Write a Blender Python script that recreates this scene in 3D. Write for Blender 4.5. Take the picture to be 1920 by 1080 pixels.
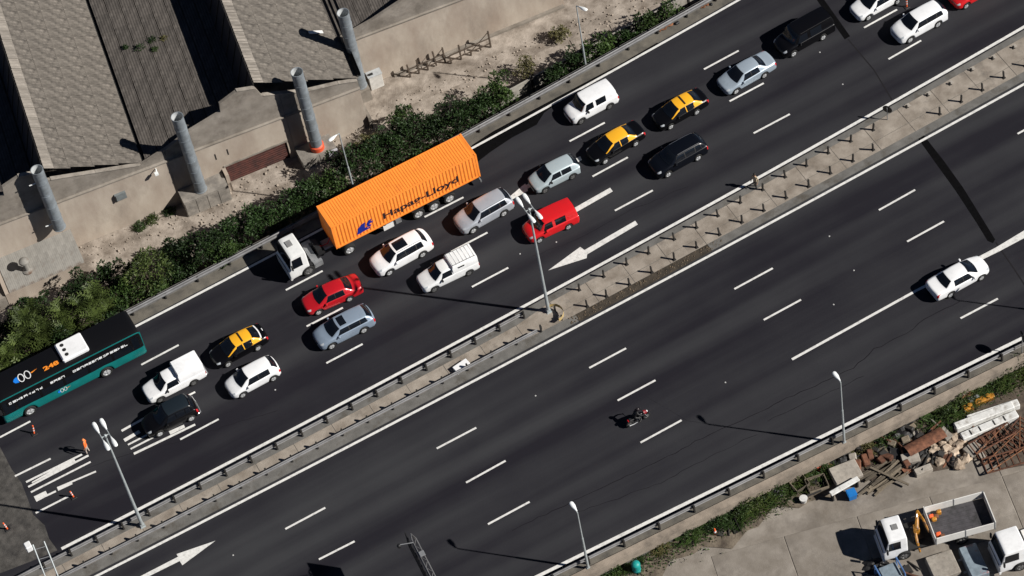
import bpy, bmesh, math, random
import numpy as np
from mathutils import Vector, Matrix, noise as mnoise

for o in list(bpy.data.objects):
    bpy.data.objects.remove(o, do_unlink=True)
scene = bpy.context.scene
COL = scene.collection
R = math.radians

# ------------------------------------------------------------------ camera
CAM = Vector((-42.06536, -130.97490, 179.47085))
CR = Vector((0.8706855, -0.4769675, -0.1200365))
CU = Vector((0.4498027, 0.6734651, 0.5866193))
CF = Vector((0.1989580, 0.5647537, -0.8009176))
FPX = 5749.6276
cd = bpy.data.cameras.new('camera')
cam = bpy.data.objects.new('camera', cd)
COL.objects.link(cam)
cd.sensor_fit = 'HORIZONTAL'
cd.sensor_width = 36.0
cd.lens = FPX / 1920 * 36.0
cd.clip_start = 1.0
cd.clip_end = 2000.0
m = Matrix.Identity(4)
for i in range(3):
    m[i][0] = CR[i]
    m[i][1] = CU[i]
    m[i][2] = -CF[i]
    m[i][3] = CAM[i]
cam.matrix_world = m
scene.camera = cam
scene.render.resolution_x = 1024
scene.render.resolution_y = 576

# ------------------------------------------------------------------ sky and sun
SUN_EL, SUN_AZ = R(38.0), R(-42.7)          # azimuth in the XY plane, towards the sun
wd = bpy.data.worlds.new('World')
scene.world = wd
wd.use_nodes = True
nt = wd.node_tree
nt.nodes.clear()
out = nt.nodes.new('ShaderNodeOutputWorld')
bg = nt.nodes.new('ShaderNodeBackground')
sky = nt.nodes.new('ShaderNodeTexSky')
sky.sky_type = 'NISHITA'
sky.sun_disc = False
sky.sun_elevation = SUN_EL
sky.sun_rotation = R(90) - SUN_AZ
sky.altitude = 1000
sky.air_density = 0.3
sky.dust_density = 0.0
bg.inputs['Strength'].default_value = 0.05
nt.links.new(sky.outputs['Color'], bg.inputs['Color'])
nt.links.new(bg.outputs['Background'], out.inputs['Surface'])
sl = bpy.data.lights.new('sun', 'SUN')
sl.energy = 5.0
sl.angle = R(0.53)
sl.color = (1.0, 0.955, 0.89)
sun = bpy.data.objects.new('sun', sl)
COL.objects.link(sun)
sdir = Vector((math.cos(SUN_AZ) * math.cos(SUN_EL), math.sin(SUN_AZ) * math.cos(SUN_EL), math.sin(SUN_EL)))
sun.rotation_euler = sdir.to_track_quat('Z', 'Y').to_euler()
sun.location = sdir * 300
vs = scene.view_settings
vs.view_transform = 'Standard'
vs.look = 'None'
vs.exposure = 0.30
vs.gamma = 1.0

# ------------------------------------------------------------------ survey: a picture point to a place on a level of the site
def at(px, py, z=0.0):
    d = CF * FPX + CR * (px - 960) + CU * (540 - py)
    return CAM + d * ((z - CAM.z) / d.z)

ZG = -3.0     # level of the works yard north of the road deck
ZY = -1.0     # level of the scrap yard south of it

# ------------------------------------------------------------------ mesh helpers
class MB:
    def __init__(s):
        s.v = []; s.f = []; s.m = []; s.mi = 0
    def add(s, verts, faces):
        b = len(s.v)
        s.v += [tuple(p) for p in verts]
        for f in faces:
            s.f.append(tuple(i + b for i in f)); s.m.append(s.mi)
        return s
    def box(s, x0, x1, y0, y1, z0, z1, M=None, ch=0.0):
        if ch > 0:
            return s.cbox(x0, x1, y0, y1, z0, z1, ch, M)
        P = [(x0,y0,z0),(x1,y0,z0),(x1,y1,z0),(x0,y1,z0),(x0,y0,z1),(x1,y0,z1),(x1,y1,z1),(x0,y1,z1)]
        if M is not None: P = [M @ Vector(p) for p in P]
        return s.add(P, [(0,3,2,1),(4,5,6,7),(0,1,5,4),(1,2,6,5),(2,3,7,6),(3,0,4,7)])
    def cbox(s, x0, x1, y0, y1, z0, z1, c, M=None):
        # box with the vertical edges and the top edges chamfered
        def ring(i, z):
            return [(x0+i+c,y0+i,z),(x1-i-c,y0+i,z),(x1-i,y0+i+c,z),(x1-i,y1-i-c,z),(x1-i-c,y1-i,z),(x0+i+c,y1-i,z),(x0+i,y1-i-c,z),(x0+i,y0+i+c,z)]
        P = ring(0, z0) + ring(0, z1 - c) + ring(c, z1)
        if M is not None: P = [M @ Vector(p) for p in P]
        F = [tuple(range(7,-1,-1)), tuple(range(16,24))]
        for k in (0, 8):
            for i in range(8):
                j = (i+1) % 8
                F.append((k+i, k+j, k+8+j, k+8+i))
        return s.add(P, F)
    def prism(s, poly, z0, z1, M=None):
        n = len(poly)
        P = [(p[0],p[1],z0) for p in poly] + [(p[0],p[1],z1) for p in poly]
        if M is not None: P = [M @ Vector(p) for p in P]
        F = [tuple(range(n-1,-1,-1)), tuple(range(n,2*n))]
        for i in range(n):
            j = (i+1) % n
            F.append((i, j, n+j, n+i))
        return s.add(P, F)
    def tube(s, pts, rs, n=8, caps=True):
        pts = [Vector(p) for p in pts]
        if not isinstance(rs, (list, tuple)): rs = [rs]*len(pts)
        V = []; k = len(pts)
        up = None
        for i, p in enumerate(pts):
            t = (pts[min(i+1,k-1)] - pts[max(i-1,0)]).normalized()
            if up is None:
                up = t.orthogonal().normalized()
            a = (up - t*up.dot(t)).normalized(); up = a
            b = t.cross(a)
            for q in range(n):
                w = 2*math.pi*q/n
                V.append(p + (a*math.cos(w) + b*math.sin(w))*rs[i])
        F = []
        for i in range(k-1):
            for q in range(n):
                r = (q+1) % n
                F.append((i*n+q, i*n+r, (i+1)*n+r, (i+1)*n+q))
        if caps:
            F.append(tuple(range(n-1,-1,-1))); F.append(tuple(range((k-1)*n, k*n)))
        return s.add(V, F)
    def lathe(s, prof, n=16, M=None, caps=True):
        # prof: (r, z) from bottom to top, about Z
        V = []
        for r, z in prof:
            for q in range(n):
                w = 2*math.pi*q/n
                V.append(Vector((r*math.cos(w), r*math.sin(w), z)))
        if M is not None: V = [M @ v for v in V]
        F = []
        for i in range(len(prof)-1):
            for q in range(n):
                r = (q+1) % n
                F.append((i*n+q, i*n+r, (i+1)*n+r, (i+1)*n+q))
        if caps:
            F.append(tuple(range(n-1,-1,-1))); F.append(tuple(range((len(prof)-1)*n, len(prof)*n)))
        return s.add(V, F)
    def grid(s, P):
        # P[i][j] points
        ni, nj = len(P), len(P[0])
        V = [p for row in P for p in row]
        F = [(i*nj+j, i*nj+j+1, (i+1)*nj+j+1, (i+1)*nj+j) for i in range(ni-1) for j in range(nj-1)]
        return s.add(V, F)
    def mesh(s, name, mats, smooth=0):
        me = bpy.data.meshes.new(name)
        me.from_pydata([tuple(v) for v in s.v], [], s.f)
        if not isinstance(mats, (list, tuple)): mats = [mats]
        for mt in mats: me.materials.append(mt)
        if len(mats) > 1: me.polygons.foreach_set('material_index', s.m)
        me.update()
        if smooth:
            me.shade_smooth()
            if smooth < 180:
                try:
                    me.set_sharp_from_angle(angle=R(smooth))
                except Exception:
                    pass
        return me
    def build(s, name, mats, parent=None, smooth=0):
        return link(name, s.mesh(name, mats, smooth), parent)

def link(name, me, parent=None):
    o = bpy.data.objects.new(name, me)
    COL.objects.link(o)
    if parent is not None: o.parent = parent
    return o
def tag(o, label, cat, group=None):
    o['label'] = label; o['category'] = cat
    if group: o['group'] = group
    return o
def thing(name, label, cat, loc=(0,0,0), rz=0.0, group=None):
    o = bpy.data.objects.new(name, None)
    COL.objects.link(o)
    o.empty_display_size = 0.2
    o.location = loc; o.rotation_euler = (0,0,rz)
    return tag(o, label, cat, group)
def struct(o):
    o['kind'] = 'structure'
    return o
def copy_tree(o, parent=None):
    c = o.copy(); COL.objects.link(c)
    c.parent = parent
    for ch in o.children:
        copy_tree(ch, c)
    return c
def Tr(x,y,z): return Matrix.Translation((x,y,z))
def Rot(a,ax): return Matrix.Rotation(a,4,ax)

# ------------------------------------------------------------------ materials
MATS = {}
def mat(name, col, rough=0.6, metal=0.0, var=0.0, scale=3.0, bump=0.0, bscale=40.0, coat=0.0, spec=0.5, tint=None, det=4.0, stretch=None, rnd=0.0, dirt=None, dscale=0.5, dlo=0.5, dhi=0.7):
    """principled material; var = brightness variation from noise, tint = second colour mixed by noise, dirt = stain colour in soft-edged blotches, rnd = variation from object to object"""
    M = bpy.data.materials.new(name)
    M.use_nodes = True
    nt = M.node_tree
    b = nt.nodes['Principled BSDF']
    b.inputs['Roughness'].default_value = rough
    b.inputs['Metallic'].default_value = metal
    b.inputs['Specular IOR Level'].default_value = spec
    b.inputs['Coat Weight'].default_value = coat
    b.inputs['Coat Roughness'].default_value = 0.12
    c4 = (*col, 1)
    b.inputs['Base Color'].default_value = c4
    if var or tint or bump or rnd or dirt:
        tc = nt.nodes.new('ShaderNodeTexCoord')
        mp = nt.nodes.new('ShaderNodeMapping')
        nt.links.new(tc.outputs['Object'], mp.inputs['Vector'])
        if stretch: mp.inputs['Scale'].default_value = stretch
        src = None
        if var or tint:
            n = nt.nodes.new('ShaderNodeTexNoise')
            n.inputs['Scale'].default_value = scale
            n.inputs['Detail'].default_value = det
            n.inputs['Roughness'].default_value = 0.62
            nt.links.new(mp.outputs['Vector'], n.inputs['Vector'])
            rp = nt.nodes.new('ShaderNodeValToRGB')
            nt.links.new(n.outputs['Fac'], rp.inputs['Fac'])
            rp.color_ramp.elements[0].position = 0.3
            rp.color_ramp.elements[1].position = 0.7
            t = tint if tint else col
            rp.color_ramp.elements[0].color = (*[c*(1-var) for c in col], 1)
            rp.color_ramp.elements[1].color = (*[min(1, c*(1+var)) for c in t], 1)
            src = rp.outputs['Color']
        if dirt:
            n = nt.nodes.new('ShaderNodeTexNoise')
            n.inputs['Scale'].default_value = dscale
            n.inputs['Detail'].default_value = 6
            n.inputs['Roughness'].default_value = 0.7
            nt.links.new(mp.outputs['Vector'], n.inputs['Vector'])
            mr = nt.nodes.new('ShaderNodeMapRange')
            mr.inputs['From Min'].default_value = dlo; mr.inputs['From Max'].default_value = dhi
            nt.links.new(n.outputs['Fac'], mr.inputs['Value'])
            mx = nt.nodes.new('ShaderNodeMix'); mx.data_type = 'RGBA'
            nt.links.new(mr.outputs['Result'], mx.inputs['Factor'])
            if src: nt.links.new(src, mx.inputs['A'])
            else: mx.inputs['A'].default_value = c4
            mx.inputs['B'].default_value = (*dirt, 1)
            src = mx.outputs['Result']
        if rnd:
            oi = nt.nodes.new('ShaderNodeObjectInfo')
            mr = nt.nodes.new('ShaderNodeMapRange')
            mr.inputs['To Min'].default_value = 1-rnd; mr.inputs['To Max'].default_value = 1+rnd
            nt.links.new(oi.outputs['Random'], mr.inputs['Value'])
            vm = nt.nodes.new('ShaderNodeVectorMath'); vm.operation = 'SCALE'
            if src: nt.links.new(src, vm.inputs[0])
            else: vm.inputs[0].default_value = col
            nt.links.new(mr.outputs['Result'], vm.inputs['Scale'])
            src = vm.outputs['Vector']
        if src: nt.links.new(src, b.inputs['Base Color'])
        if bump:
            n = nt.nodes.new('ShaderNodeTexNoise')
            n.inputs['Scale'].default_value = bscale
            n.inputs['Detail'].default_value = 3
            nt.links.new(mp.outputs['Vector'], n.inputs['Vector'])
            bp = nt.nodes.new('ShaderNodeBump')
            bp.inputs['Strength'].default_value = bump
            bp.inputs['Distance'].default_value = 0.05
            nt.links.new(n.outputs['Fac'], bp.inputs['Height'])
            nt.links.new(bp.outputs['Normal'], b.inputs['Normal'])
    MATS[name] = M
    return M

def asphalt(name, c0, c1, tone=1.0):
    """worn asphalt: long wheel-track streaks, patches, fine grain"""
    M = bpy.data.materials.new(name); M.use_nodes = True
    nt = M.node_tree; L = nt.links.new
    b = nt.nodes['Principled BSDF']; b.inputs['Roughness'].default_value = 0.85
    b.inputs['Specular IOR Level'].default_value = 0.25
    tc = nt.nodes.new('ShaderNodeTexCoord')
    def noise(sc, stretch, det=4, rough=0.6):
        mp = nt.nodes.new('ShaderNodeMapping'); mp.inputs['Scale'].default_value = stretch
        L(tc.outputs['Object'], mp.inputs['Vector'])
        n = nt.nodes.new('ShaderNodeTexNoise'); n.inputs['Scale'].default_value = sc
        n.inputs['Detail'].default_value = det; n.inputs['Roughness'].default_value = rough
        L(mp.outputs['Vector'], n.inputs['Vector'])
        return n.outputs['Fac']
    def math_(op, a, c):
        n = nt.nodes.new('ShaderNodeMath'); n.operation = op
        for i, q in enumerate((a, c)):
            if isinstance(q, (int, float)): n.inputs[i].default_value = q
            else: L(q, n.inputs[i])
        return n.outputs[0]
    s = math_('MULTIPLY', noise(0.42, (0.035, 1.0, 1.0), 1), 2.2)          # wheel tracks
    s = math_('ADD', s, math_('MULTIPLY', noise(2.2, (0.03, 1.0, 1.0), 4), 0.35))
    s = math_('ADD', s, math_('MULTIPLY', noise(0.22, (1, 1, 1), 3), 0.45))
    s = math_('ADD', s, math_('MULTIPLY', noise(9.0, (1, 1, 1), 3, 0.75), 0.25))
    s = math_('ADD', s, math_('MULTIPLY', noise(60.0, (1, 1, 1), 2, 0.8), 0.30))
    mr = nt.nodes.new('ShaderNodeMapRange')
    mr.inputs['From Min'].default_value = 1.42; mr.inputs['From Max'].default_value = 2.22
    L(s, mr.inputs['Value'])
    rp = nt.nodes.new('ShaderNodeValToRGB')
    rp.color_ramp.elements[0].color = (*c0, 1); rp.color_ramp.elements[1].color = (*c1, 1)
    L(mr.outputs['Result'], rp.inputs['Fac'])
    L(rp.outputs['Color'], b.inputs['Base Color'])
    bp = nt.nodes.new('ShaderNodeBump'); bp.inputs['Strength'].default_value = 0.25; bp.inputs['Distance'].default_value = 0.02
    L(noise(70.0, (1,1,1), 2, 0.8), bp.inputs['Height']); L(bp.outputs['Normal'], b.inputs['Normal'])
    return M

M_ASPH = asphalt('asphalt', (0.0100, 0.0092, 0.0142), (0.0345, 0.0352, 0.0392), 1.0)
M_MILL = mat('milled_asphalt', (0.0638, 0.0595, 0.0544), 0.95, var=0.5, scale=1.6, det=8, bump=0.6, bscale=14, dirt=(0.0255, 0.0238, 0.0229), dscale=0.9)
M_TAR = mat('fresh_bitumen', (0.0035, 0.0035, 0.004), 0.9, var=0.3, scale=4, spec=0.05)
M_LINE = mat('road_paint', (0.68, 0.675, 0.65), 0.7, var=0.14, scale=5, dirt=(0.22,0.215,0.21), dscale=2.6, dlo=0.52, dhi=0.85)
M_LINEW = mat('worn_road_paint', (0.50, 0.49, 0.46), 0.75, var=0.15, scale=6, dirt=(0.12,0.12,0.12), dscale=3.0, dlo=0.55, dhi=0.85)
M_SHOULD = mat('dirty_concrete', (0.0978, 0.0918, 0.0808), 0.9, var=0.35, scale=0.9, det=7, tint=(0.1275, 0.1148, 0.0935), dirt=(0.0425, 0.0391, 0.0340), dscale=0.45, dlo=0.55, dhi=0.75, bump=0.3, bscale=20)
M_MED = mat('median_concrete', (0.2484, 0.2070, 0.1656), 0.9, var=0.3, scale=0.8, det=8, tint=(0.2760, 0.2438, 0.2070), dirt=(0.1196, 0.1058, 0.0920), dscale=0.7, dlo=0.56, dhi=0.8, bump=0.35, bscale=18)
M_MEDG = mat('median_edge_concrete', (0.1318, 0.1275, 0.1190), 0.9, var=0.25, scale=1.2, det=7, dirt=(0.0765, 0.0680, 0.0553), dscale=0.8, bump=0.3, bscale=20)
M_GRND = mat('yard_concrete', (0.2481, 0.2011, 0.1583), 0.95, var=0.42, scale=0.9, det=6, tint=(0.3080, 0.2695, 0.2310), dirt=(0.1241, 0.1010, 0.0813), dscale=0.28, dlo=0.5, dhi=0.68, bump=0.5, bscale=9)
M_GRNDD = mat('bare_soil', (0.1040, 0.0800, 0.0600), 1.0, var=0.45, scale=1.2, det=9, tint=(0.1360, 0.1120, 0.0840), bump=0.7, bscale=8)
M_SOILSHADE = mat('shaded_soil', (0.026,0.020,0.013), 1.0, var=0.5, scale=2.0, det=7, tint=(0.045,0.036,0.022), bump=0.6, bscale=9)
M_SOILDK = mat('dark_soil', (0.055,0.042,0.032), 1.0, var=0.5, scale=1.6, det=7, tint=(0.085,0.066,0.05), bump=0.6, bscale=9)
M_YARD = mat('scrapyard_concrete', (0.2195, 0.1892, 0.1551), 0.95, var=0.28, scale=0.6, det=6, tint=(0.2270, 0.2043, 0.1778), dirt=(0.1135, 0.0984, 0.0832), dscale=0.25, dlo=0.5, dhi=0.75, bump=0.35, bscale=14, rnd=0.08)
M_WALL = mat('facade_render', (0.3754, 0.3036, 0.2459), 0.92, var=0.2, scale=0.5, det=6, tint=(0.3864, 0.3404, 0.2852), dirt=(0.2484, 0.2070, 0.1702), dscale=0.35, dlo=0.52, dhi=0.8, bump=0.2, bscale=20, stretch=(1,1,0.4))
M_WALLU = mat('parapet_render', (0.2134, 0.1857, 0.1542), 0.92, var=0.25, scale=0.7, det=8, tint=(0.2292, 0.2055, 0.1779), dirt=(0.1107, 0.0949, 0.0791), dscale=0.6, dlo=0.5, dhi=0.75, bump=0.25, bscale=20)
M_GALV = mat('galvanised_steel', (0.2700, 0.2790, 0.2880), 0.5, metal=0.35, var=0.25, scale=2.0, det=6, dirt=(0.1080, 0.0990, 0.0900), dscale=1.2, dlo=0.55, dhi=0.8)
M_RAIL = mat('weathered_rail_steel', (0.1700, 0.1700, 0.1742), 0.6, metal=0.2, var=0.25, scale=1.5, det=6, dirt=(0.0850, 0.0723, 0.0595), dscale=0.8, dlo=0.55, dhi=0.8)
M_DKST = mat('dark_post_steel', (0.022, 0.02, 0.018), 0.7, var=0.3, scale=8)
M_RUST = mat('rusty_steel', (0.13, 0.05, 0.022), 0.9, var=0.5, scale=3, det=7, tint=(0.20,0.085,0.04), bump=0.3, bscale=25, rnd=0.25)
M_POLE = mat('lamp_pole_paint', (0.3600, 0.3960, 0.4050), 0.5, metal=0.2, var=0.15, scale=2)
M_LAMP = mat('luminaire_shell', (0.80, 0.83, 0.83), 0.35, var=0.05, scale=6)
M_LENS = mat('luminaire_lens', (0.55, 0.58, 0.58), 0.15)
M_BLACK = mat('black_rubber', (0.012, 0.012, 0.012), 0.75)

# ================================================================== ROAD DECK AND GROUND
def y_top(x): return 0.000469*x*x + 0.031969*x + 8.5642      # north edge line
def y_mu(x):  return 0.000384*x*x + 0.018169*x - 6.4062      # line north of the median
def y_ml(x):  return 0.000269*x*x + 0.005302*x - 10.1145     # line south of the median
def y_bot(x): return -0.043058*x - 27.1452                   # south edge line
XS = [(-70 + 3*i) for i in range(54)]                        # -70 .. 89

def strip(name, fa, fb, z, mt, parent=None, xs=None, nsub=1):
    xs = xs or XS
    P = []
    for x in xs:
        a, c = fa(x), fb(x)
        P.append([(x, a + (c-a)*k/nsub, z) for k in range(nsub+1)])
    mb = MB().grid(P)
    return mb.build(name, mt, parent)

# one sheet of ground that reaches far beyond the frame
g = MB().grid([[(x, y, ZG - 0.02) for y in (-400,-120,-60,-30,0,30,60,120,400)] for x in (-400,-120,-60,-30,0,30,60,120,400)])
ground = struct(g.build('ground', M_GRND))

# road deck: top sheet and concrete flanks
def y_n(x): return y_top(x) + 1.55
def y_s(x): return y_bot(x) - 1.62
road = struct(strip('road', y_s, y_n, 0.0, M_ASPH, nsub=12))
fl = MB()
fl.grid([[(x, y_n(x), 0.0), (x, y_n(x)+0.02, ZG-0.1)] for x in XS])
fl.grid([[(x, y_s(x), ZG-0.1), (x, y_s(x), 0.0)] for x in XS])
fl.build('deck_flank', M_MEDG, road)

# shoulders
strip('shoulder', lambda x: y_top(x)+0.22, lambda x: y_n(x)-0.02, 0.005, M_SHOULD, road)
strip('shoulder', lambda x: y_bot(x)-0.30, lambda x: y_s(x)+0.02, 0.005, M_SHOULD, road)
# concrete ledges at both deck edges
def ledge(fa, fb, z, h):
    mb = MB()
    P = [[(x, fa(x), z), (x, fa(x), z+h), (x, fb(x), z+h), (x, fb(x), z-0.6)] for x in XS]
    mb.grid(P)
    return mb
ledge(lambda x: y_s(x)+0.42, lambda x: y_s(x)-0.12, 0.0, 0.16).build('kerb', mat('ledge_concrete', (0.27,0.225,0.18), 0.9, var=0.25, scale=1.0, det=7, dirt=(0.13,0.11,0.09), dscale=0.6, bump=0.3, bscale=20), road)
ledge(lambda x: y_n(x)-0.40, lambda x: y_n(x)+0.10, 0.0, 0.20).build('kerb', M_MEDG, road)

# median island: kerb, grey edges, tan middle
def med_n(x): return y_mu(x) - 0.32
def med_s(x): return y_ml(x) + 0.30
mdn = struct(strip('median', lambda x: med_s(x)+0.02, lambda x: med_n(x)-0.02, 0.12, M_MEDG, nsub=4))
for a, s_ in ((med_n, -1), (med_s, 1)):
    mb = MB(); mb.grid([[(x, a(x), 0.0), (x, a(x), 0.122), (x, a(x)+s_*0.16, 0.126)] for x in XS])
    mb.build('kerb', M_MEDG, mdn)
def mid_n(x): return med_n(x) - (0.95 if x < 3.2 else 0.55)
def mid_s(x): return med_s(x) + (0.75 if x < 3.2 else 0.62)
rng = random.Random(4)
xx = -66.0
k = 0
while xx < 86:                       # concrete bays of the island, cast one after the other
    w = 3.05
    xa, xb = xx + 0.02, xx + w - 0.02
    z0 = 0.128 + rng.uniform(0, 0.012)
    mb = MB()
    p = [(xa, mid_s(xa)), (xb, mid_s(xb)), (xb, mid_n(xb)), (xa, mid_n(xa))]
    if xa > 3.2:                     # the open part has a joint along its middle
        ym = lambda x: 0.62*mid_s(x) + 0.38*mid_n(x)
        mb.prism([(xa, mid_s(xa)), (xb, mid_s(xb)), (xb, ym(xb)-0.02), (xa, ym(xa)-0.02)], 0.1, z0)
        mb.build('slab', M_MED, mdn)
        mb = MB(); mb.prism([(xa, ym(xa)+0.02), (xb, ym(xb)+0.02), (xb, mid_n(xb)), (xa, mid_n(xa))], 0.1, z0+0.006)
        mb.build('slab', M_MED, mdn)
    else:
        mb.prism(p, 0.1, z0); mb.build('slab', M_MED, mdn)
    xx += w
# dirt and rubbish washed along the kerb south of the island
mb = MB()
rng = random.Random(11)
for i in range(190):
    x = 4.6 + rng.random()**1.2*13
    y = med_s(x) + rng.uniform(-0.02, 0.55)
    r_ = rng.uniform(0.02, 0.075)
    mb.lathe([(r_, 0.0), (r_*0.85, r_*0.6), (r_*0.3, r_*0.9)], 6, Tr(x, y, 0.12) @ Rot(rng.random()*6, 'Z') @ Matrix.Diagonal((1, rng.uniform(.6,1.2), 1, 1)))
o = mb.build('gravel', mat('kerb_litter', (0.06,0.045,0.03), 1.0, var=0.6, scale=6, tint=(0.12,0.09,0.06)), mdn); o['kind'] = 'stuff'
strip('dirt_strip', lambda x: med_s(x)-0.12, lambda x: med_s(x)+0.60, 0.1305, mat('kerb_dirt', (0.045,0.036,0.026), 1.0, var=0.5, scale=2.5, det=8, bump=0.6, bscale=15), mdn, xs=[5.2+0.7*i for i in range(17)])

# ------------------------------------------------------------------ painted markings
ZM = 0.010
def line_strip(fy, w, x0, x1, name='edge_line', mt=None, z=ZM):
    n = max(2, int((x1-x0)/2))
    xs = [x0 + (x1-x0)*i/n for i in range(n+1)]
    return strip(name, lambda x: fy(x)-w/2, lambda x: fy(x)+w/2, z, mt or M_LINE, road, xs)
line_strip(y_top, 0.20, -70, 89)
line_strip(y_mu, 0.24, -35.0, 89)
line_strip(y_ml, 0.20, -70, 89)
line_strip(y_bot, 0.26, -70, 89)
def bar(a, b, w, name='lane_dash', mt=None, w2=None, z=ZM):
    A, B = at(*a), at(*b)
    d = (B-A).normalized(); nrm = Vector((-d.y, d.x, 0))
    w2 = w if w2 is None else w2
    mb = MB().add([(A-nrm*w/2)+Vector((0,0,z)), (B-nrm*w2/2)+Vector((0,0,z)), (B+nrm*w2/2)+Vector((0,0,z)), (A+nrm*w/2)+Vector((0,0,z))], [(0,1,2,3)])
    return mb.build(name, mt or M_LINE, road)
DASH = [((1320,130),(1385,95)),((1068,265),(1134,230)),((796,407),(869,370)),((536,544),(605,508)),((265,684),(335,647)),((0,820),(57,790)),((1620,52),(1682,18)),
 ((1666,111),(1727,76)),((1368,190),(1432,156)),((1111,331),(1177,295)),((846,472),(914,436)),((575,612),(643,577)),
 ((1413,250),(1481,214)),((1153,395),(1224,357)),((885,538),(953,502)),((612,681),(680,645)),((338,824),(410,786)),((67,962),(128,931)),
 ((1648,394),(1716,356)),((1377,542),(1449,503)),((1105,690),(1174,653)),((819,841),(893,802)),((535,992),(610,952)),((1908,251),(1975,214)),
 ((1701,453),(1770,415)),((1432,600),(1502,562)),((1158,751),(1229,713)),((874,905),(948,864)),((598,1049),(665,1015)),((1975,306),(2040,270)),
 ((1201,830),(1278,788)),((915,983),(993,941)),((1801,597),(1871,560)),((28,893),(95,860)),((1890,-45),(1945,-75)),((-75,850),(-15,822))]
for a, b in DASH: bar(a, b, 0.155)
# solid line where a lane branches off, widening to the gore
bar((1485,674),(1720,544), 0.20, 'lane_line')
bar((1720,544),(1870,468), 0.20, 'lane_line', w2=0.42)
bar((1870,468),(1990,400), 0.42, 'lane_line', w2=0.75)
def poly_px(pts, name, mt, z=ZM):
    P = [at(*p) + Vector((0,0,z)) for p in pts]
    return MB().add(P, [tuple(range(len(P)))]).build(name, mt, road)
def arrow(tip, hl, hr, sl_, sr_, el, er):
    # tip, head corners, shaft at the head, shaft end
    poly_px([tip, hr, sr_, er, el, sl_, hl], 'arrow_marking', M_LINE)
arrow((1028,507),(1088,463),(1100,484),(1096,469),(1101,477),(1191,414),(1196,421))
arrow((404,1014),(331,1039),(342,1060),(334,1044),(337,1052),(237,1094),(240,1100))
arrow((928,392),(985,344),(990,358),(986,347),(989,354),(1088,293),(1091,300))
arrow((985,446),(1035,409),(1046,428),(1043,409),(1047,417),(1144,352),(1149,359))
# stretched painted letters in the left lanes
for a, b, w, w2 in [((49,904),(154,852),0.17,0.17),((53,913),(166,854),0.17,0.17),((60,905),(140,862),0.10,0.42),((58,923),(170,866),0.15,0.15),((66,936),(88,925),0.52,0.48),((86,930),(105,921),0.16,0.16),((108,917),(135,905),0.34,0.30),((133,904),(180,884),0.15,0.15),
   ((228,808),(336,748),0.20,0.18),((233,826),(262,809),0.30,0.30),((240,834),(300,803),0.15,0.15),((245,842),(305,811),0.15,0.15),((251,851),(366,796),0.20,0.18),((318,812),(346,799),0.34,0.28),((300,769),(366,735),0.16,0.16),((305,762),(345,740),0.12,0.12)]:
    bar(a, b, w, 'letter_marking', w2=w2, z=ZM + (0.003 if w2 > w or w > .3 else 0))
# fresh bitumen: joints between deck spans and a patch beside the north line
poly_px([(1526,-8),(1540,-8),(1594,68),(1584,74)], 'joint_seal', M_TAR, 0.006)
poly_px([(1718,255),(1730,251),(1770,302),(1806,352),(1842,410),(1866,449),(1862,456),(1852,452),(1830,416),(1792,358),(1756,308)], 'joint_seal', M_TAR, 0.006)
poly_px([(868,300),(885,272),(925,246),(1000,206),(1100,153),(1170,116),(1232,80),(1238,84),(1180,116),(1140,138),(1080,168),(1020,212),(1006,234),(960,258),(918,286),(885,312)], 'asphalt_patch', M_TAR, 0.0075)
M_SEAL2 = mat('joint_line', (0.016,0.015,0.017), 0.85, spec=0.1)
for pts in ([(1589,74),(1591,73),(1640,131),(1690,214),(1688,215),(1638,132)], [(1866,455),(1868,453),(1904,506),(1940,560),(1937,561),(1902,507)]):
    poly_px(pts, 'deck_joint', M_SEAL2, 0.006)
# milled, dusty surface at the left end of the north carriageway
poly_px([(0,838),(22,880),(40,905),(52,935),(62,965),(84,985),(92,1010),(108,1032),(60,1052),(0,1075),(-80,1110),(-140,1000),(-80,880)], 'milled_surface', M_MILL, 0.0065)
# sealed cracks wandering along the south lanes
M_SEAL = mat('crack_sealant', (0.010,0.009,0.012), 0.8, spec=0.1)
def crack(pts, w=0.045):
    P = [at(*p) for p in pts]; Q = []
    rg = random.Random(int(pts[0][0]))
    for a_, b_ in zip(P[:-1], P[1:]):
        n_ = max(2, int((b_-a_).length/0.5))
        for i in range(n_): Q.append(a_.lerp(b_, i/n_) + Vector((0, rg.gauss(0,.05), 0)))
    Q.append(P[-1])
    MB().grid([[(q.x, q.y-w*(.3+.5*rg.random()), .0045), (q.x, q.y+w*(.3+.5*rg.random()), .0045)] for q in Q]).build('sealed_crack', M_SEAL, road)
crack([(960,995),(1060,945),(1150,905),(1240,862),(1330,815),(1440,765),(1500,735),(1555,712),(1600,690),(1640,655),(1700,625),(1745,590),(1800,565)])
crack([(1080,960),(1160,935),(1240,905),(1330,855),(1420,815)], .03)
crack([(1440,790),(1500,760),(1560,735),(1620,705)], .03)
crack([(1360,800),(1290,790),(1215,745)], .02)
crack([(160,880),(240,850),(330,830),(420,800),(520,770)], .03)
crack([(1000,480),(1080,450),(1180,395),(1290,350)], .025)
# reflective studs
mb = MB().lathe([(0.065,0.0),(0.055,0.02),(0.02,0.03)], 10)
stud = mb.mesh('road_stud', mat('stud_plastic', (0.42,0.42,0.41), 0.5))
for q in [(1580,158),(1537,98),(1555,443),(1601,507),(1004,742),(1360,717),(437,1041),(1043,454),(516,731),(975,476),(1620,0),(1563,571)]:
    o = link('road_stud', stud, road); o.location = at(*q)

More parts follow.
